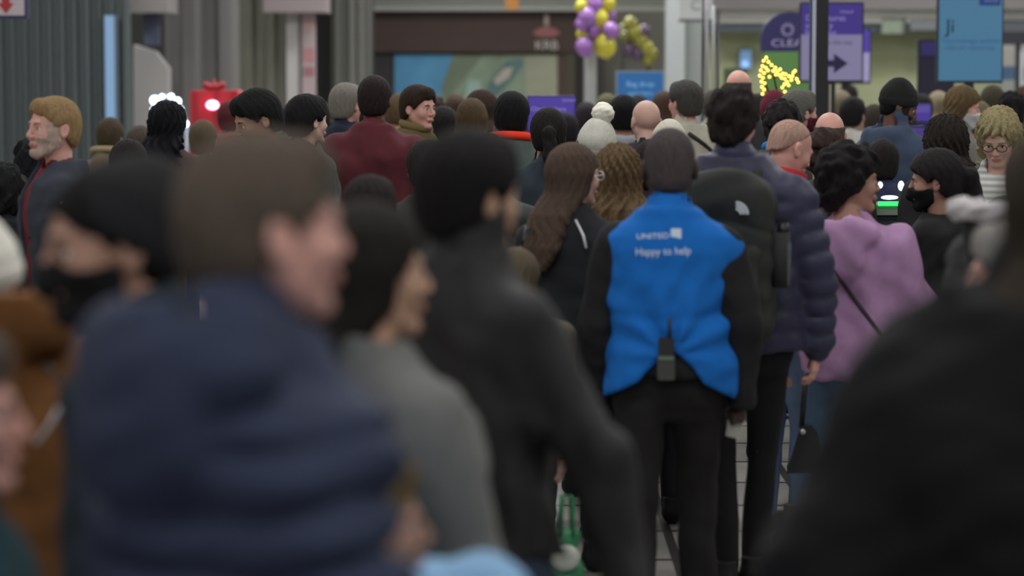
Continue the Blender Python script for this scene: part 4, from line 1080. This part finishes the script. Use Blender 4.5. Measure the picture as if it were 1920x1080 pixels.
# radio tucked at the back of the waist
r0 = M1['root']; Rm = Matrix.Rotation(math.radians(-3), 3, 'Z')
rl = Rm @ Vector((-.01, -.175, 0)); 
o = empty('two_way_radio', (r0.location.x + rl.x, r0.location.y + rl.y, 0.90), math.radians(-3)); tag(o, 'dark two-way radio clipped at the back waist of the blue vest', 'radio')
MB().box(-.030, .030, -.02, .02, 0, .085, .008).build('battery_body', mat('radio grey', (62, 64, 60), .6, var=.05), o)
MB().box(-.027, .027, -.018, .02, .085, .145, .008).build('case', mat('radio black', (34, 34, 34), .6, var=.05), o)
MB().tube([(.012, 0, .14), (.012, 0, .21)], .006, 8).build('antenna', mat('radio black', (34, 34, 34), .6, var=.05), o, True)
MB().box(-.026, .026, -.023, -.018, .070, .082).build('label_plate', mat('radio label', (96, 116, 92), .6, var=.05), o)
Mh = M1['AR']['R'][6]; wrl = Matrix.Rotation(math.radians(-3), 3, 'Z') @ (Mh @ Vector((.10, .01, -.03)))
o = empty('folded_paper', (r0.location.x + wrl.x, r0.location.y + wrl.y, wrl.z - .05), math.radians(-20)); tag(o, 'small folded white paper in the right hand of the blue-vested worker', 'paper')
MB().prism([(-.03, 0), (.02, -.01), (.035, .07), (-.02, .075)], -.003, .003).build('sheet', mat('paper', (205, 200, 190), .7, var=.03), o)

y = -14
M2 = person(1374, 164, 502, 'tall curly-haired man in navy quilted jacket with big black backpack', yaw=y, hyaw=-10, hp=8, skin='pink', hair=('curly', (44, 36, 34), dict(t=.018)), w=1.24, lean=(-.04, 0), stance=.35, baggy=.0,
   top=dict(name='down_jacket', rgb=(50, 49, 74), th=.045, puff=.018, pitch=.08, rough=.55, collar=.06, hem=.84, folds=.004), legs=(26, 25, 27), arms={'R': ((.34, -.04, -1), (-.02, .2, -1))})
backpack(M2, 'large black backpack with small white curved mark, on the navy quilted jacket', rgb=(48, 50, 47), size=(.185, .12, .31), z=M2['Zs'](1.18), y=-.29, logo=(.085, .47), bottle=True)
bp = None
o = empty('water_bottle', (0, 0, 0)); q = M2['root'].location + Matrix.Rotation(math.radians(y), 3, 'Z') @ Vector((.195, -.29, M2['Zs'](1.16) - .30 + .22))
o.location = q; tag(o, 'clear bottle with black cap in the side pocket of the black backpack', 'bottle')
MB().tube([(0, 0, 0), (0, 0, .15), (0, 0, .175)], [.031, .031, .02], 12).build('bottle_body', mat('clear plastic', (84, 90, 92), .25, var=.02, spec=.8), o, True)
MB().tube([(0, 0, .175), (0, 0, .225)], .022, 12).build('cap', mat('black cap', (24, 24, 24), .4, var=0), o, True)
M3 = person(1474, 222, 446, 'balding man looking down, red collar and pale jeans, beside navy quilted jacket', yaw=-62, hp=24, skin='pink', hair=('buzz', (222, 178, 160), dict(t=.002, hl=.05, wave=.0003)), w=1.0, lean=(.0, 0), stance=.4,
   top=dict(name='jacket', rgb=(72, 66, 70), th=.022, collar=.03, collar_rgb=(176, 36, 50), hem=.83), legs=(128, 152, 186), shoes=(120, 110, 100), arms={'R': ((.1, .1, -1), (.0, 1, -.3))})
y = -34
M4 = person(1592, 277, 470, 'woman in lilac hooded sweatshirt and blue jeans with short dark curls, facing right', yaw=y, hyaw=-42, fem=True, skin='tan', hair=('curly', (36, 31, 31), dict(t=.036)), w=1.25, hs=1.06, lean=(-.03, 0), baggy=.012,
   top=dict(name='hooded_sweatshirt', rgb=(178, 138, 178), th=.035, hood=True, hk=1.5, hz=-.04, collar=.02, hem=.80, folds=.012, freq=20, sl=.012, flare=.02), legs=(84, 108, 134),
   arms={'R': (wl(y, .42, .16, -1), wl(y, .05, .6, -.6)), 'L': (wl(y, -.16, .1, -1), wl(y, .2, .5, -.6))})
# crossbody strap over the lilac sweatshirt
C = M4; r = C['root']
bvh = BVHTree.FromPolygons([v.co.copy() for v in C['top_obj'].data.vertices], [tuple(p.vertices) for p in C['top_obj'].data.polygons])
Rl_ = Matrix.Rotation(-math.radians(y), 3, 'Z'); pts = []
camloc = Vector((0, 0, CAM_H))
for i in range(15):
    t = i / 14; px_, py_ = 1540 + 150 * t, 478 + 200 * t
    tgt = pix(px_, py_, 500); d = (tgt - camloc).normalized()
    oL = Rl_ @ (camloc - r.location); dL = Rl_ @ d
    hit = bvh.ray_cast(oL, dL)
    if hit[0]: pts.append(hit[0] - dL * .004)
if len(pts) > 3: MB().tube(pts, .008, 6).build('crossbody_strap', mat('black strap', (42, 32, 42), .6, var=0), r, True)
M5 = person(1762, 284, 440, 'dark-haired woman in black mask facing left toward the lilac sweatshirt woman', yaw=72, hyaw=8, hp=6, fem=True, skin='tan', hair=('ponytail', (44, 38, 42), dict(t=.026, L=.24)), mask=(18, 18, 20), w=1.05,
   top=dict(name='jacket', rgb=(28, 29, 30), th=.03, collar=.03), legs=(30, 30, 34))
hk = None
M8 = person(1948, 262, 640, 'dark-jacketed person with pale furry hood trim near the right edge', yaw=-58, fem=True, skin='fair', hair=('short', (90, 74, 60), dict(t=.018)), w=1.35, lean=(.10, 0),
   top=dict(name='jacket', rgb=(44, 44, 46), th=.06, hood=True, collar=.03, hem=.75, folds=.010, cr=.01), legs=(30, 30, 34))
C = M8; nb_ = C['nb']
g = Grid(tuple(nb_ + Vector((-.28, -.32, -.10))), tuple(nb_ + Vector((.28, .2, .25))), .009)
for i in range(15):
    a, b_ = math.pi * (1.02 + i / 15 * .96), math.pi * (1.02 + (i + 1) / 15 * .96)
    f = lambda t: nb_ + Vector((.15 * math.cos(t), -.01 + .21 * math.sin(t), .095 - .02 * math.sin(t)))
    g.cone(f(a), f(b_), .030, .030, .01)
g.noise(.004, 140, 3); V, Q = g.mesh(); mk('furry_hood_trim', V, Q, cloth_mat((188, 182, 184)), C['root'])
M6 = person(1775, 221, 372, 'person with long dark tight curls seen from behind, above the masked woman', yaw=5, fem=True, skin='brown', hair=('long', (52, 44, 40), dict(L=.26, t=.03, wave=.006)), top=dict(name='jacket', rgb=(44, 42, 46), th=.03), legs=(34, 34, 40))
M7 = person(1876, 204, 410, 'woman with blonde curls and glasses looking down, pale striped top', yaw=150, hp=30, hyaw=10, fem=True, skin='fair', hair=('long', (196, 180, 134), dict(L=.30, t=.018, wave=.006, width=1.0, fr=.062)), glasses=(60, 44, 48), lean=(.0, -.03), w=1.1,
   top=dict(name='striped_top', rgb=(150, 148, 144), th=.02, collar=.01), legs=(60, 64, 80))
ms = mat('striped knit', (186, 184, 180), 0.9, var=0)
nt = ms.node_tree; wv = nt.nodes.new('ShaderNodeTexWave'); wv.bands_direction = 'Z'; wv.inputs['Scale'].default_value = 11; tcn = nt.nodes.new('ShaderNodeTexCoord')
rmp = nt.nodes.new('ShaderNodeMix'); rmp.data_type = 'RGBA'; rmp.inputs['A'].default_value = lin((146, 147, 146)) + (1,); rmp.inputs['B'].default_value = lin((196, 194, 190)) + (1,)
nt.links.new(tcn.outputs['Object'], wv.inputs['Vector']); nt.links.new(wv.outputs['Fac'], rmp.inputs['Factor']); nt.links.new(rmp.outputs['Result'], nt.nodes['Principled BSDF'].inputs['Base Color'])
M7['top_obj'].data.materials[0] = ms
M7b = person(1972, 222, 470, 'person in dark green jacket at the right edge beside the blonde woman', yaw=40, skin='fair', hair=('short', (110, 92, 70), dict(t=.012)), w=1.4, lean=(.08, 0), top=dict(name='jacket', rgb=(62, 70, 64), th=.045, hood=True, collar=.03), legs=(50, 50, 54))
y = 116
M31 = person(108, 180, 470, 'blond grey-bearded man in dark coat and burgundy shirt, far left, facing left', yaw=y, hyaw=12, skin='pink', hair=('short', (186, 150, 106), dict(t=.012, hl=.006)), beard=(240, 208, 192), w=1.02, lean=(.0, 0),
   top=[dict(name='shirt', rgb=(104, 30, 42), th=.016, hem=.86, collar=.012) ], legs=(36, 40, 54), hands=('grip', 'relaxed'),
   arms={'L': (wl(y, .30, -.1, -1), wl(y, -.10, -.75, .75), (0, 0, 1)), 'R': ((.1, 0, -1), (0, .2, -1))})
def coat_open(g, C):
    X, Y, Z = g.xyz(); g.cut(-(np.abs(X + .0) - .055 - .10 * np.clip(Z - C['Zs'](1.2), 0, 1)) * 0 + np.where(Y > 0.02, .050 + .05 * np.clip(Z - C['Zs'](1.15), 0, 1) - np.abs(X), -1.0))
garment(M31, name='open_coat', rgb=(54, 58, 68), th=.034, hem=.62, collar=.02, extra=coat_open, folds=.007)
M20 = person(1072, 269, 484, 'woman with long brown hair and white glasses in black jacket, left of blue vest', yaw=-32, hyaw=-22, fem=True, skin='fair', hair=('long', (104, 84, 72), dict(L=.36, t=.012, width=.95, back=.05)), glasses=(225, 225, 225), w=1.06, lean=(.01, 0),
   top=dict(name='jacket', rgb=(36, 38, 40), th=.03, collar=.02, hood=False), legs=(36, 36, 42))
C = M20; mp = mat('grey piping', (120, 120, 124), .6, var=0)
for q_, off_ in ((-1, 0),):
    MB().tube([C['J'](-.10, -.155, C['Zs'](1.44)), C['J'](-.125, -.185, C['Zs'](1.33)), C['J'](-.12, -.19, C['Zs'](1.2)), C['J'](-.11, -.18, C['Zs'](1.05))], .016, 6).build('bag_strap', mp, C['root'], True)
MB().tube([C['J'](.08, -.10, C['Zs'](1.47)), C['J'](.13, -.125, C['Zs'](1.41)), C['J'](.15, -.135, C['Zs'](1.36))], .005, 6).build('white_cord', mat('white cord', (215, 215, 215), .6, var=0), C['root'], True)
M19b = person(1158, 272, 455, 'person with wavy light brown hair below the pompom hat, seen from behind', yaw=-5, fem=True, skin='fair', hair=('long', (128, 104, 74), dict(L=.32, t=.014, wave=.007, back=.05)), top=dict(name='jacket', rgb=(74, 66, 58), th=.03), legs=(40, 40, 48))
M19 = person(1117, 222, 410, 'woman in cream knitted hat with large white pompom, seen from behind', yaw=-10, hroll=8, fem=True, skin='fair', hair=('long', (104, 80, 58), dict(L=.28, t=.008)), hat=('pompom_beanie', (196, 194, 182)), top=dict(name='jacket', rgb=(58, 56, 62), th=.03), legs=(40, 40, 48))
M21 = person(1026, 204, 376, 'woman with dark tied-back hair in slate jacket, right of orange collar man', yaw=-18, hyaw=18, fem=True, skin='tan', hair=('ponytail', (38, 33, 32), dict(t=.018, L=.30)), top=dict(name='jacket', rgb=(44, 54, 62), th=.03), legs=(40, 40, 48), w=1.1)
M22 = person(959, 174, 352, 'black-haired man with bright orange collar and grey-green jacket', yaw=-10, skin='tan', hair=('short', (26, 25, 27), dict(t=.022)), top=dict(name='jacket', rgb=(78, 88, 84), th=.03, collar=.03, collar_rgb=(250, 66, 44), cr=.03), legs=(40, 40, 48), w=1.1)
y = -4
M26 = person(702, 141, 346, 'broad tall man in burgundy sweater with short dark hair, seen from behind', yaw=y, hyaw=-6, skin='brown', hair=('buzz', (50, 41, 38), dict(t=.012)), w=1.22, hs=1.05, legs=(40, 38, 44),
   top=dict(name='sweater', rgb=(92, 40, 48), th=.028, collar=.02, folds=.008, sl=.01), arms={'R': ((.34, .05, -1), (-.2, .8, -.3)), 'L': ((-.3, .05, -1), (.2, .8, -.3))})
M29 = person(489, 170, 405, 'black-haired man turned left, head rising behind the navy jacket man', yaw=115, hp=22, skin='tan', hair=('short', (26, 25, 26), dict(t=.020)), top=dict(name='jacket', rgb=(84, 82, 76), th=.03), legs=(40, 40, 44), hs=1.05)
M28 = person(571, 180, 365, 'black-haired person with grey hood, between navy jacket man and burgundy sweater', yaw=-52, skin='fair', hair=('short', (30, 28, 32), dict(t=.024)), top=dict(name='hooded_jacket', rgb=(84, 88, 88), th=.03, hood=True), legs=(40, 40, 44))
M27 = person(646, 156, 318, 'silver-haired man in navy jacket left of the burgundy sweater man', yaw=-35, skin='pink', hair=('short', (158, 152, 142), dict(t=.016)), top=dict(name='jacket', rgb=(36, 44, 60), th=.03, collar=.04), legs=(40, 40, 44))
M25 = person(780, 160, 330, 'brown-haired man facing right with olive scarf, right of burgundy sweater', yaw=-128, hp=4, skin='pink', hair=('short', (60, 46, 36), dict(t=.018)), top=dict(name='jacket', rgb=(104, 92, 62), th=.03, collar=.06, collar_rgb=(122, 104, 70)), legs=(40, 40, 44))
M23 = person(884, 184, 322, 'person with straight light brown hair left of the orange collar', yaw=-8, fem=True, skin='fair', hair=('long', (104, 84, 62), dict(L=.28, t=.010)), top=dict(name='jacket', rgb=(64, 62, 58), th=.03), legs=(40, 40, 44))
M24 = person(905, 168, 292, 'person with long dark brown hair turned left, behind the light brown hair', yaw=60, fem=True, skin='pink', hair=('long', (70, 52, 44), dict(L=.30, t=.012)), top=dict(name='jacket', rgb=(50, 46, 50), th=.03), legs=(40, 40, 44))
M30 = person(312, 192, 330, 'person with loose black hair against the bright arched lamps', yaw=-20, fem=True, skin='tan', hair=('long', (24, 25, 34), dict(L=.30, t=.022, wave=.006, width=1.1)), top=dict(name='jacket', rgb=(70, 52, 54), th=.03), legs=(40, 40, 44), w=1.1)
M32 = person(205, 222, 268, 'small brown-haired person with tan scarf, right of the blond man', yaw=-10, fem=True, skin='fair', hair=('short', (84, 70, 52), dict(t=.020)), top=dict(name='jacket', rgb=(110, 96, 80), th=.03, collar_rgb=(150, 132, 104), cr=.04), legs=(40, 40, 44))
M33 = person(62, 262, 330, 'short person with round black hair behind the blond bearded man', yaw=0, skin='tan', hair=('curly', (34, 35, 40), dict(t=.03)), top=dict(name='jacket', rgb=(40, 42, 48), th=.04), legs=(40, 40, 44))
M34 = person(8, 312, 400, 'short figure with black hair at the left edge above the cream hat', yaw=10, skin='tan', hair=('curly', (30, 30, 32), dict(t=.03)), top=dict(name='jacket', rgb=(26, 27, 32), th=.05), legs=(40, 40, 44))
M35 = person(966, 468, 520, 'child in khaki hooded coat half hidden beside the black bomber jacket', yaw=-10, skin='fair', hair=('short', (120, 106, 84), dict(t=.022)), hs=.9, top=dict(name='hooded_jacket', rgb=(104, 98, 80), th=.03, hood=True), legs=(40, 40, 44), group='children in the crowd')
# right half, farther
M9 = person(1682, 150, 335, 'man in black beanie and slate blue hooded coat facing right', yaw=-50, hyaw=-40, hp=22, skin='brown', hair=('buzz', BK, dict(t=.004)), hat=('beanie', (34, 34, 36)), beard=(60, 48, 38), w=1.1, lean=(.04, 0),
   top=dict(name='hooded_coat', rgb=(66, 78, 100), th=.05, hood=True, collar=.07, cr=.02, hem=.65), legs=(36, 38, 54))
M10 = person(1800, 162, 305, 'woman with wavy brown hair and big white face mask facing right', yaw=-98, hp=12, fem=True, skin='pink', hair=('long', (126, 102, 72), dict(L=.26, t=.014, wave=.004)), mask=(198, 200, 200), top=dict(name='jacket', rgb=(120, 116, 112), th=.03), legs=(40, 40, 44))
M11 = person(1556, 206, 362, 'bald-topped man with greying sides in front of the dark pole', yaw=-8, hp=-4, skin='pink', hair=('fringe', (110, 92, 80), dict(t=.006)), top=dict(name='jacket', rgb=(60, 54, 52), th=.03), legs=(40, 40, 44))
M12 = person(1546, 244, 392, 'person with fluffy dark brown hair left of the lilac sweatshirt', yaw=0, fem=True, skin='fair', hair=('curly', (60, 44, 38), dict(t=.022)), top=dict(name='jacket', rgb=(62, 60, 54), th=.04, hood=True), legs=(40, 40, 44))
M12b = person(1564, 318, 424, 'short person in olive jacket with pale grey hair behind the lilac sweatshirt', yaw=-8, skin='fair', hair=('short', (134, 128, 118), dict(t=.016)), top=dict(name='jacket', rgb=(64, 62, 56), th=.045, collar=.03), legs=(96, 90, 84), hs=.95)
M13 = person(1494, 168, 335, 'grey-haired man with dark red mask facing right, left of the dark pole', yaw=-60, skin='pink', hair=('short', (128, 124, 116), dict(t=.016)), mask=(92, 34, 44), top=dict(name='jacket', rgb=(60, 70, 96), th=.03), legs=(40, 40, 44))
M14 = person(1466, 188, 378, 'person with tousled dark hair between quilted jacket man and bald man', yaw=-20, skin='fair', hair=('curly', (44, 40, 40), dict(t=.016)), top=dict(name='jacket', rgb=(58, 58, 62), th=.03, collar_rgb=(30, 124, 196)), legs=(40, 40, 44))
M15 = person(1385, 128, 309, 'very tall bald man behind the curly-haired man, crown just showing', yaw=-5, skin='pink', hair=('fringe', (96, 88, 78), dict(t=.005)), top=dict(name='jacket', rgb=(60, 60, 62), th=.03), legs=(40, 40, 44))
M16 = person(1288, 151, 318, 'grey-haired man in white top with black strap on his back', yaw=38, skin='pink', hair=('short', (92, 88, 82), dict(t=.018)), top=dict(name='sweatshirt', rgb=(190, 184, 166), th=.03, collar=.04), legs=(40, 40, 44), w=1.05)
C = M16; MB().tube([C['J'](-.10, -.13, C['Zs'](1.46)), C['J'](0, -.155, C['Zs'](1.40)), C['J'](.09, -.155, C['Zs'](1.34)), C['J'](.17, -.10, C['Zs'](1.26))], .012, 6).build('bag_strap', mat('black strap2', (34, 32, 32), .6, var=0), C['root'], True)
M17 = person(1213, 184, 340, 'fully bald pale man left of the white-topped grey-haired man', yaw=15, skin='fair', hair=None, face=True, top=dict(name='jacket', rgb=(50, 50, 56), th=.03, collar=.04), legs=(40, 40, 44), w=1.15)
M17b = person(1255, 226, 390, 'person in cream hat behind the worker in the blue vest', yaw=0, skin='fair', hair=('short', (200, 196, 186), dict(t=.01)), hat=('beanie', (206, 200, 186)), top=dict(name='jacket', rgb=(170, 160, 120), th=.03), legs=(40, 40, 44))
M18 = person(1170, 180, 305, 'black-haired person with light grey hood right of the pompom hat', yaw=0, skin='tan', hair=('short', (26, 26, 28), dict(t=.022)), top=dict(name='hooded_jacket', rgb=(128, 130, 136), th=.04, hood=True, collar=.04), legs=(40, 40, 44))
MA = person(1452, 170, 300, 'person in burgundy hat with glowing golden antlers, above the bald man', yaw=-10, skin='fair', hair=('short', (60, 40, 36), dict(t=.01)), hat=('beanie', (92, 26, 46)), top=dict(name='jacket', rgb=(60, 50, 54), th=.03), legs=(40, 40, 44))
C = MA; r = C['root']
ant = MB(); Y_ = r.location.y; Ri = Matrix.Rotation(math.radians(10), 3, 'Z')
def A_(px_, py_):
    x_, z_ = wx(px_, py_, Y_); return Ri @ (Vector((x_, Y_, z_)) - r.location)
for line in (((1442, 176), (1433, 150), (1430, 125), (1437, 108)), ((1433, 152), (1426, 140)), ((1458, 176), (1450, 140), (1446, 122)), ((1452, 146), (1470, 136), (1486, 146), (1496, 150)), ((1470, 137), (1478, 160)), ((1486, 146), (1494, 136))):
    ant.tube([A_(*p_) for p_ in line], .006, 6)
ab = ant.build('antler_headband', mat('antler brown', (70, 44, 24), .6, var=0), r, True)
gl = mat('golden bulb', (255, 215, 90), .4, var=0, emit=2.6)
bpts = [(1437, 108), (1432, 114), (1441, 116), (1430, 124), (1436, 127), (1427, 132), (1433, 137), (1440, 132), (1425, 142), (1431, 146), (1428, 153), (1434, 156), (1429, 163), (1433, 168), (1430, 176), (1447, 122), (1454, 127), (1450, 133), (1458, 134), (1463, 130), (1455, 140), (1462, 141), (1468, 138), (1443, 144), (1466, 146), (1473, 139), (1472, 148), (1480, 143), (1476, 154), (1484, 150), (1471, 158), (1467, 164), (1479, 160), (1486, 143), (1488, 136), (1494, 148), (1497, 154), (1491, 133), (1472, 172)]
b0 = None
for p_ in bpts:
    v = A_(*p_) + Vector((0, -.012, 0))
    if b0 is None: b0 = MB().ball((0, 0, 0), .0105, 5).build('light_bulb', gl, ab, True); nb_ = b0
    else: nb_ = b0.copy(); COL.objects.link(nb_); nb_.parent = ab
    nb_.location = v

# far rows, heads only a few dozen pixels high
far = [
 (1598, 182, 262, 'far black-haired person right of the dark pole', 'short', (34, 32, 32), (170, 168, 160), -30),
 (1577, 170, 220, 'far pale-haired person just right of the dark pole', 'short', (148, 134, 112), (90, 88, 84), 0),
 (1592, 158, 190, 'farthest dark head under the purple arrow sign', 'short', (40, 36, 36), (120, 118, 124), 10),
 (1760, 172, 222, 'far person with pale blonde hair left of the white-masked woman', 'long', (168, 156, 124), (110, 104, 94), 0),
 (1728, 176, 236, 'far dark-clad person right of the hooded man', 'short', (40, 38, 42), (36, 36, 44), 20),
 (1862, 160, 255, 'far person with mid brown short hair beside the light blue screen', 'short', (86, 78, 62), (98, 92, 104), 0),
 (1898, 172, 262, 'far person with black wavy hair near the right edge', 'curly', (34, 31, 32), (60, 56, 56), 30),
 (1925, 160, 240, 'far reddish-haired person cut by the right frame edge', 'short', (116, 84, 70), (84, 62, 56), 0),
 (1640, 196, 255, 'far light-clad person behind the hooded man', 'short', (70, 60, 52), (130, 126, 120), 10),
 (1420, 176, 262, 'far dark-haired person behind the golden antlers', 'short', (46, 40, 40), (52, 50, 54), -20),
 (1338, 168, 250, 'far person in pale top between grey-haired and curly-haired men', 'short', (96, 90, 84), (150, 148, 142), 0),
 (1246, 172, 240, 'far long-brown-haired person left of the grey-haired man', 'long', (92, 68, 54), (80, 66, 60), 10),
 (1138, 176, 228, 'far sandy-haired person above the pompom hat', 'short', (116, 112, 82), (96, 92, 72), -20),
 (1196, 178, 215, 'far dark head under the blue kiosk sign', 'short', (42, 40, 44), (52, 52, 64), 0),
 (1100, 192, 240, 'far purple-grey clad person left of the pompom hat', 'short', (56, 48, 58), (52, 44, 66), 0),
 (1062, 212, 262, 'far dark-haired person in dark violet jacket under the low purple screen', 'short', (40, 34, 40), (44, 38, 58), 10),
 (748, 176, 268, 'far tan-coated person right of the burgundy sweater shoulder', 'short', (112, 90, 64), (134, 110, 74), 0),
 (812, 178, 240, 'far reddish brown hair behind the right-facing man', 'curly', (78, 54, 50), (56, 52, 46), 0),
 (832, 200, 312, 'far person in black jacket with pale badge', 'short', (44, 42, 42), (40, 42, 46), 40),
 (855, 176, 225, 'far small head below the leaf of the scenic poster', 'short', (90, 72, 60), (110, 70, 66), 0),
 (928, 182, 246, 'far person with red-brown hair behind the orange collar man', 'short', (96, 60, 54), (128, 52, 58), 0),
 (990, 196, 235, 'far person in crimson just left of the low purple screen', 'short', (60, 44, 44), (110, 48, 52), 0),
 (600, 190, 240, 'far dark-haired person left of the silver-haired man', 'short', (48, 44, 44), (60, 58, 60), 0),
 (668, 178, 262, 'far person in mauve behind the burgundy sweater man', 'short', (64, 48, 50), (74, 52, 60), 0),
 (430, 190, 262, 'far person with reddish cap in front of the red gift box', 'short', (104, 44, 48), (130, 90, 84), 0),
 (380, 226, 300, 'short person in beige below the red gift box', 'short', (110, 96, 76), (120, 106, 88), 0),
 (262, 236, 285, 'short person in grey behind the loose black hair', 'short', (90, 78, 70), (96, 90, 86), 0),
 (545, 196, 250, 'far head left of the black-haired person with grey hood', 'short', (60, 54, 50), (80, 80, 76), 0),
 (1528, 180, 250, 'far dark head hidden mostly by the dark pole', 'short', (54, 48, 46), (66, 62, 62), 0),
 (1835, 190, 290, 'person in pale beige behind the blonde woman', 'short', (128, 112, 88), (150, 146, 140), 0),
 (1700, 215, 285, 'person in dark indigo coat just right of the hooded man', 'short', (44, 40, 52), (52, 46, 88), 0),
]
for px_, py_, s_, lb, sty, hc, tc_, yw in far:
    person(px_, py_, s_, lb, yaw=yw, fem=(sty == 'long'), skin='fair' if sum(hc) > 200 else 'tan', hair=(sty, hc, dict(t=.016)), top=dict(name='jacket', rgb=tc_, th=.03), legs=(42, 42, 48), face=yw != 0)
# rows filling the middle of the crowd, mostly hidden behind nearer people
mid = [
 (560, 262, 450, 'person in dark teal coat hidden behind the navy jacket man', (46, 58, 60), 0),
 (690, 330, 560, 'dark-clad person just left of the black bomber jacket head', (58, 60, 60), -20),
 (800, 262, 420, 'person in dark grey coat behind the black bomber jacket man', (56, 54, 52), 0),
 (915, 250, 440, 'person in charcoal coat right behind the bomber jacket head', (60, 66, 64), 0),
 (1225, 262, 440, 'person in dark plum jacket behind the blue vest', (58, 46, 62), 0),
 (240, 262, 400, 'person in brown-grey coat behind the masked man in beanie', (86, 78, 72), 0),
 (1655, 262, 350, 'person in deep blue coat behind the lilac sweatshirt woman', (48, 50, 80), 0),
]
for px_, py_, s_, lb, tc_, yw in mid:
    person(px_, py_, s_, lb, yaw=yw, hair=('short', (44, 38, 36), dict(t=.016)), skin='tan', top=dict(name='jacket', rgb=tc_, th=.03, hem=.72), legs=(36, 36, 42), face=False)

# --- bags
def tote(px_, py_, s_, w, h, d, m1, lb, cat, white=None, z=0.0, tri=None):
    p = pix(px_, py_, s_); o = empty('tote_bag', (p.x, p.y, z), .1); tag(o, lb, cat, 'backpacks and bags carried in the crowd')
    g = Grid((-w - .05, -d - .05, -.03), (w + .05, d + .05, h + .06), .010)
    g.loft([0, h * .3, h], [w * .9, w, w * .92], [d, d * 1.05, d * .4], [0, 0, 0], n=4, k=0); g.noise(.006, 40, 4)
    V, Q = g.mesh(); mk('bag_body', V, Q, m1, o)
    for q in (-1, 1): MB().tube([(-w * .4, q * d * .35, h - .02), (-w * .3, q * d * .3, h + .11), (w * .3, q * d * .3, h + .11), (w * .4, q * d * .35, h - .02)], .007, 6).build('handle', m1, o, True)
    if white:
        MB().prism([(-w * .55, .10), (w * .35, .10), (w * .12, .28), (-w * .22, .28)][::-1], -d * 1.06 - .004, -d * 1.0).build('printed_patch', mat('bag print white', white, .6, var=.05), o)
        MB().ball((-w * .2, -d * .85, h * .80), (.05, .02, .045), 8).build('crumpled_wrap', mat('wrap', (176, 180, 170), .5, var=.2), o, True)
    return o
tote(1062, 1050, 560, .052, .43, .07, mat('green plastic', (44, 118, 78), .5, var=.2, scale=14), 'green and white shopping bag on the floor left of the blue vest worker', 'bag', (205, 205, 196))
# black handbag held at the lilac woman's left
p = pix(1512, 835, 470)
o = empty('handbag', (p.x, p.y, p.z - .11), -.15); tag(o, 'black trapezoid handbag hanging beside the pale jeans and lilac sweatshirt', 'bag', 'backpacks and bags carried in the crowd')
MB().prism([(-.078, .0), (.07, .01), (.04, .16), (.015, .19), (-.02, .19), (-.035, .15)], -.04, .04).build('bag_body', mat('black leather', (34, 36, 36), .5, var=.05), o)
MB().tube([(-.02, 0, .18), (-.012, 0, .30), (-.004, 0, .40)], .011, 8).build('bag_strap', mat('black leather', (34, 36, 36), .5, var=.05), o, True)
MB().ball((-.012, -.045, .17), .012, 6).build('metal_clasp', mat('silver', (200, 200, 200), .3, metal=.6, var=0), o, True)
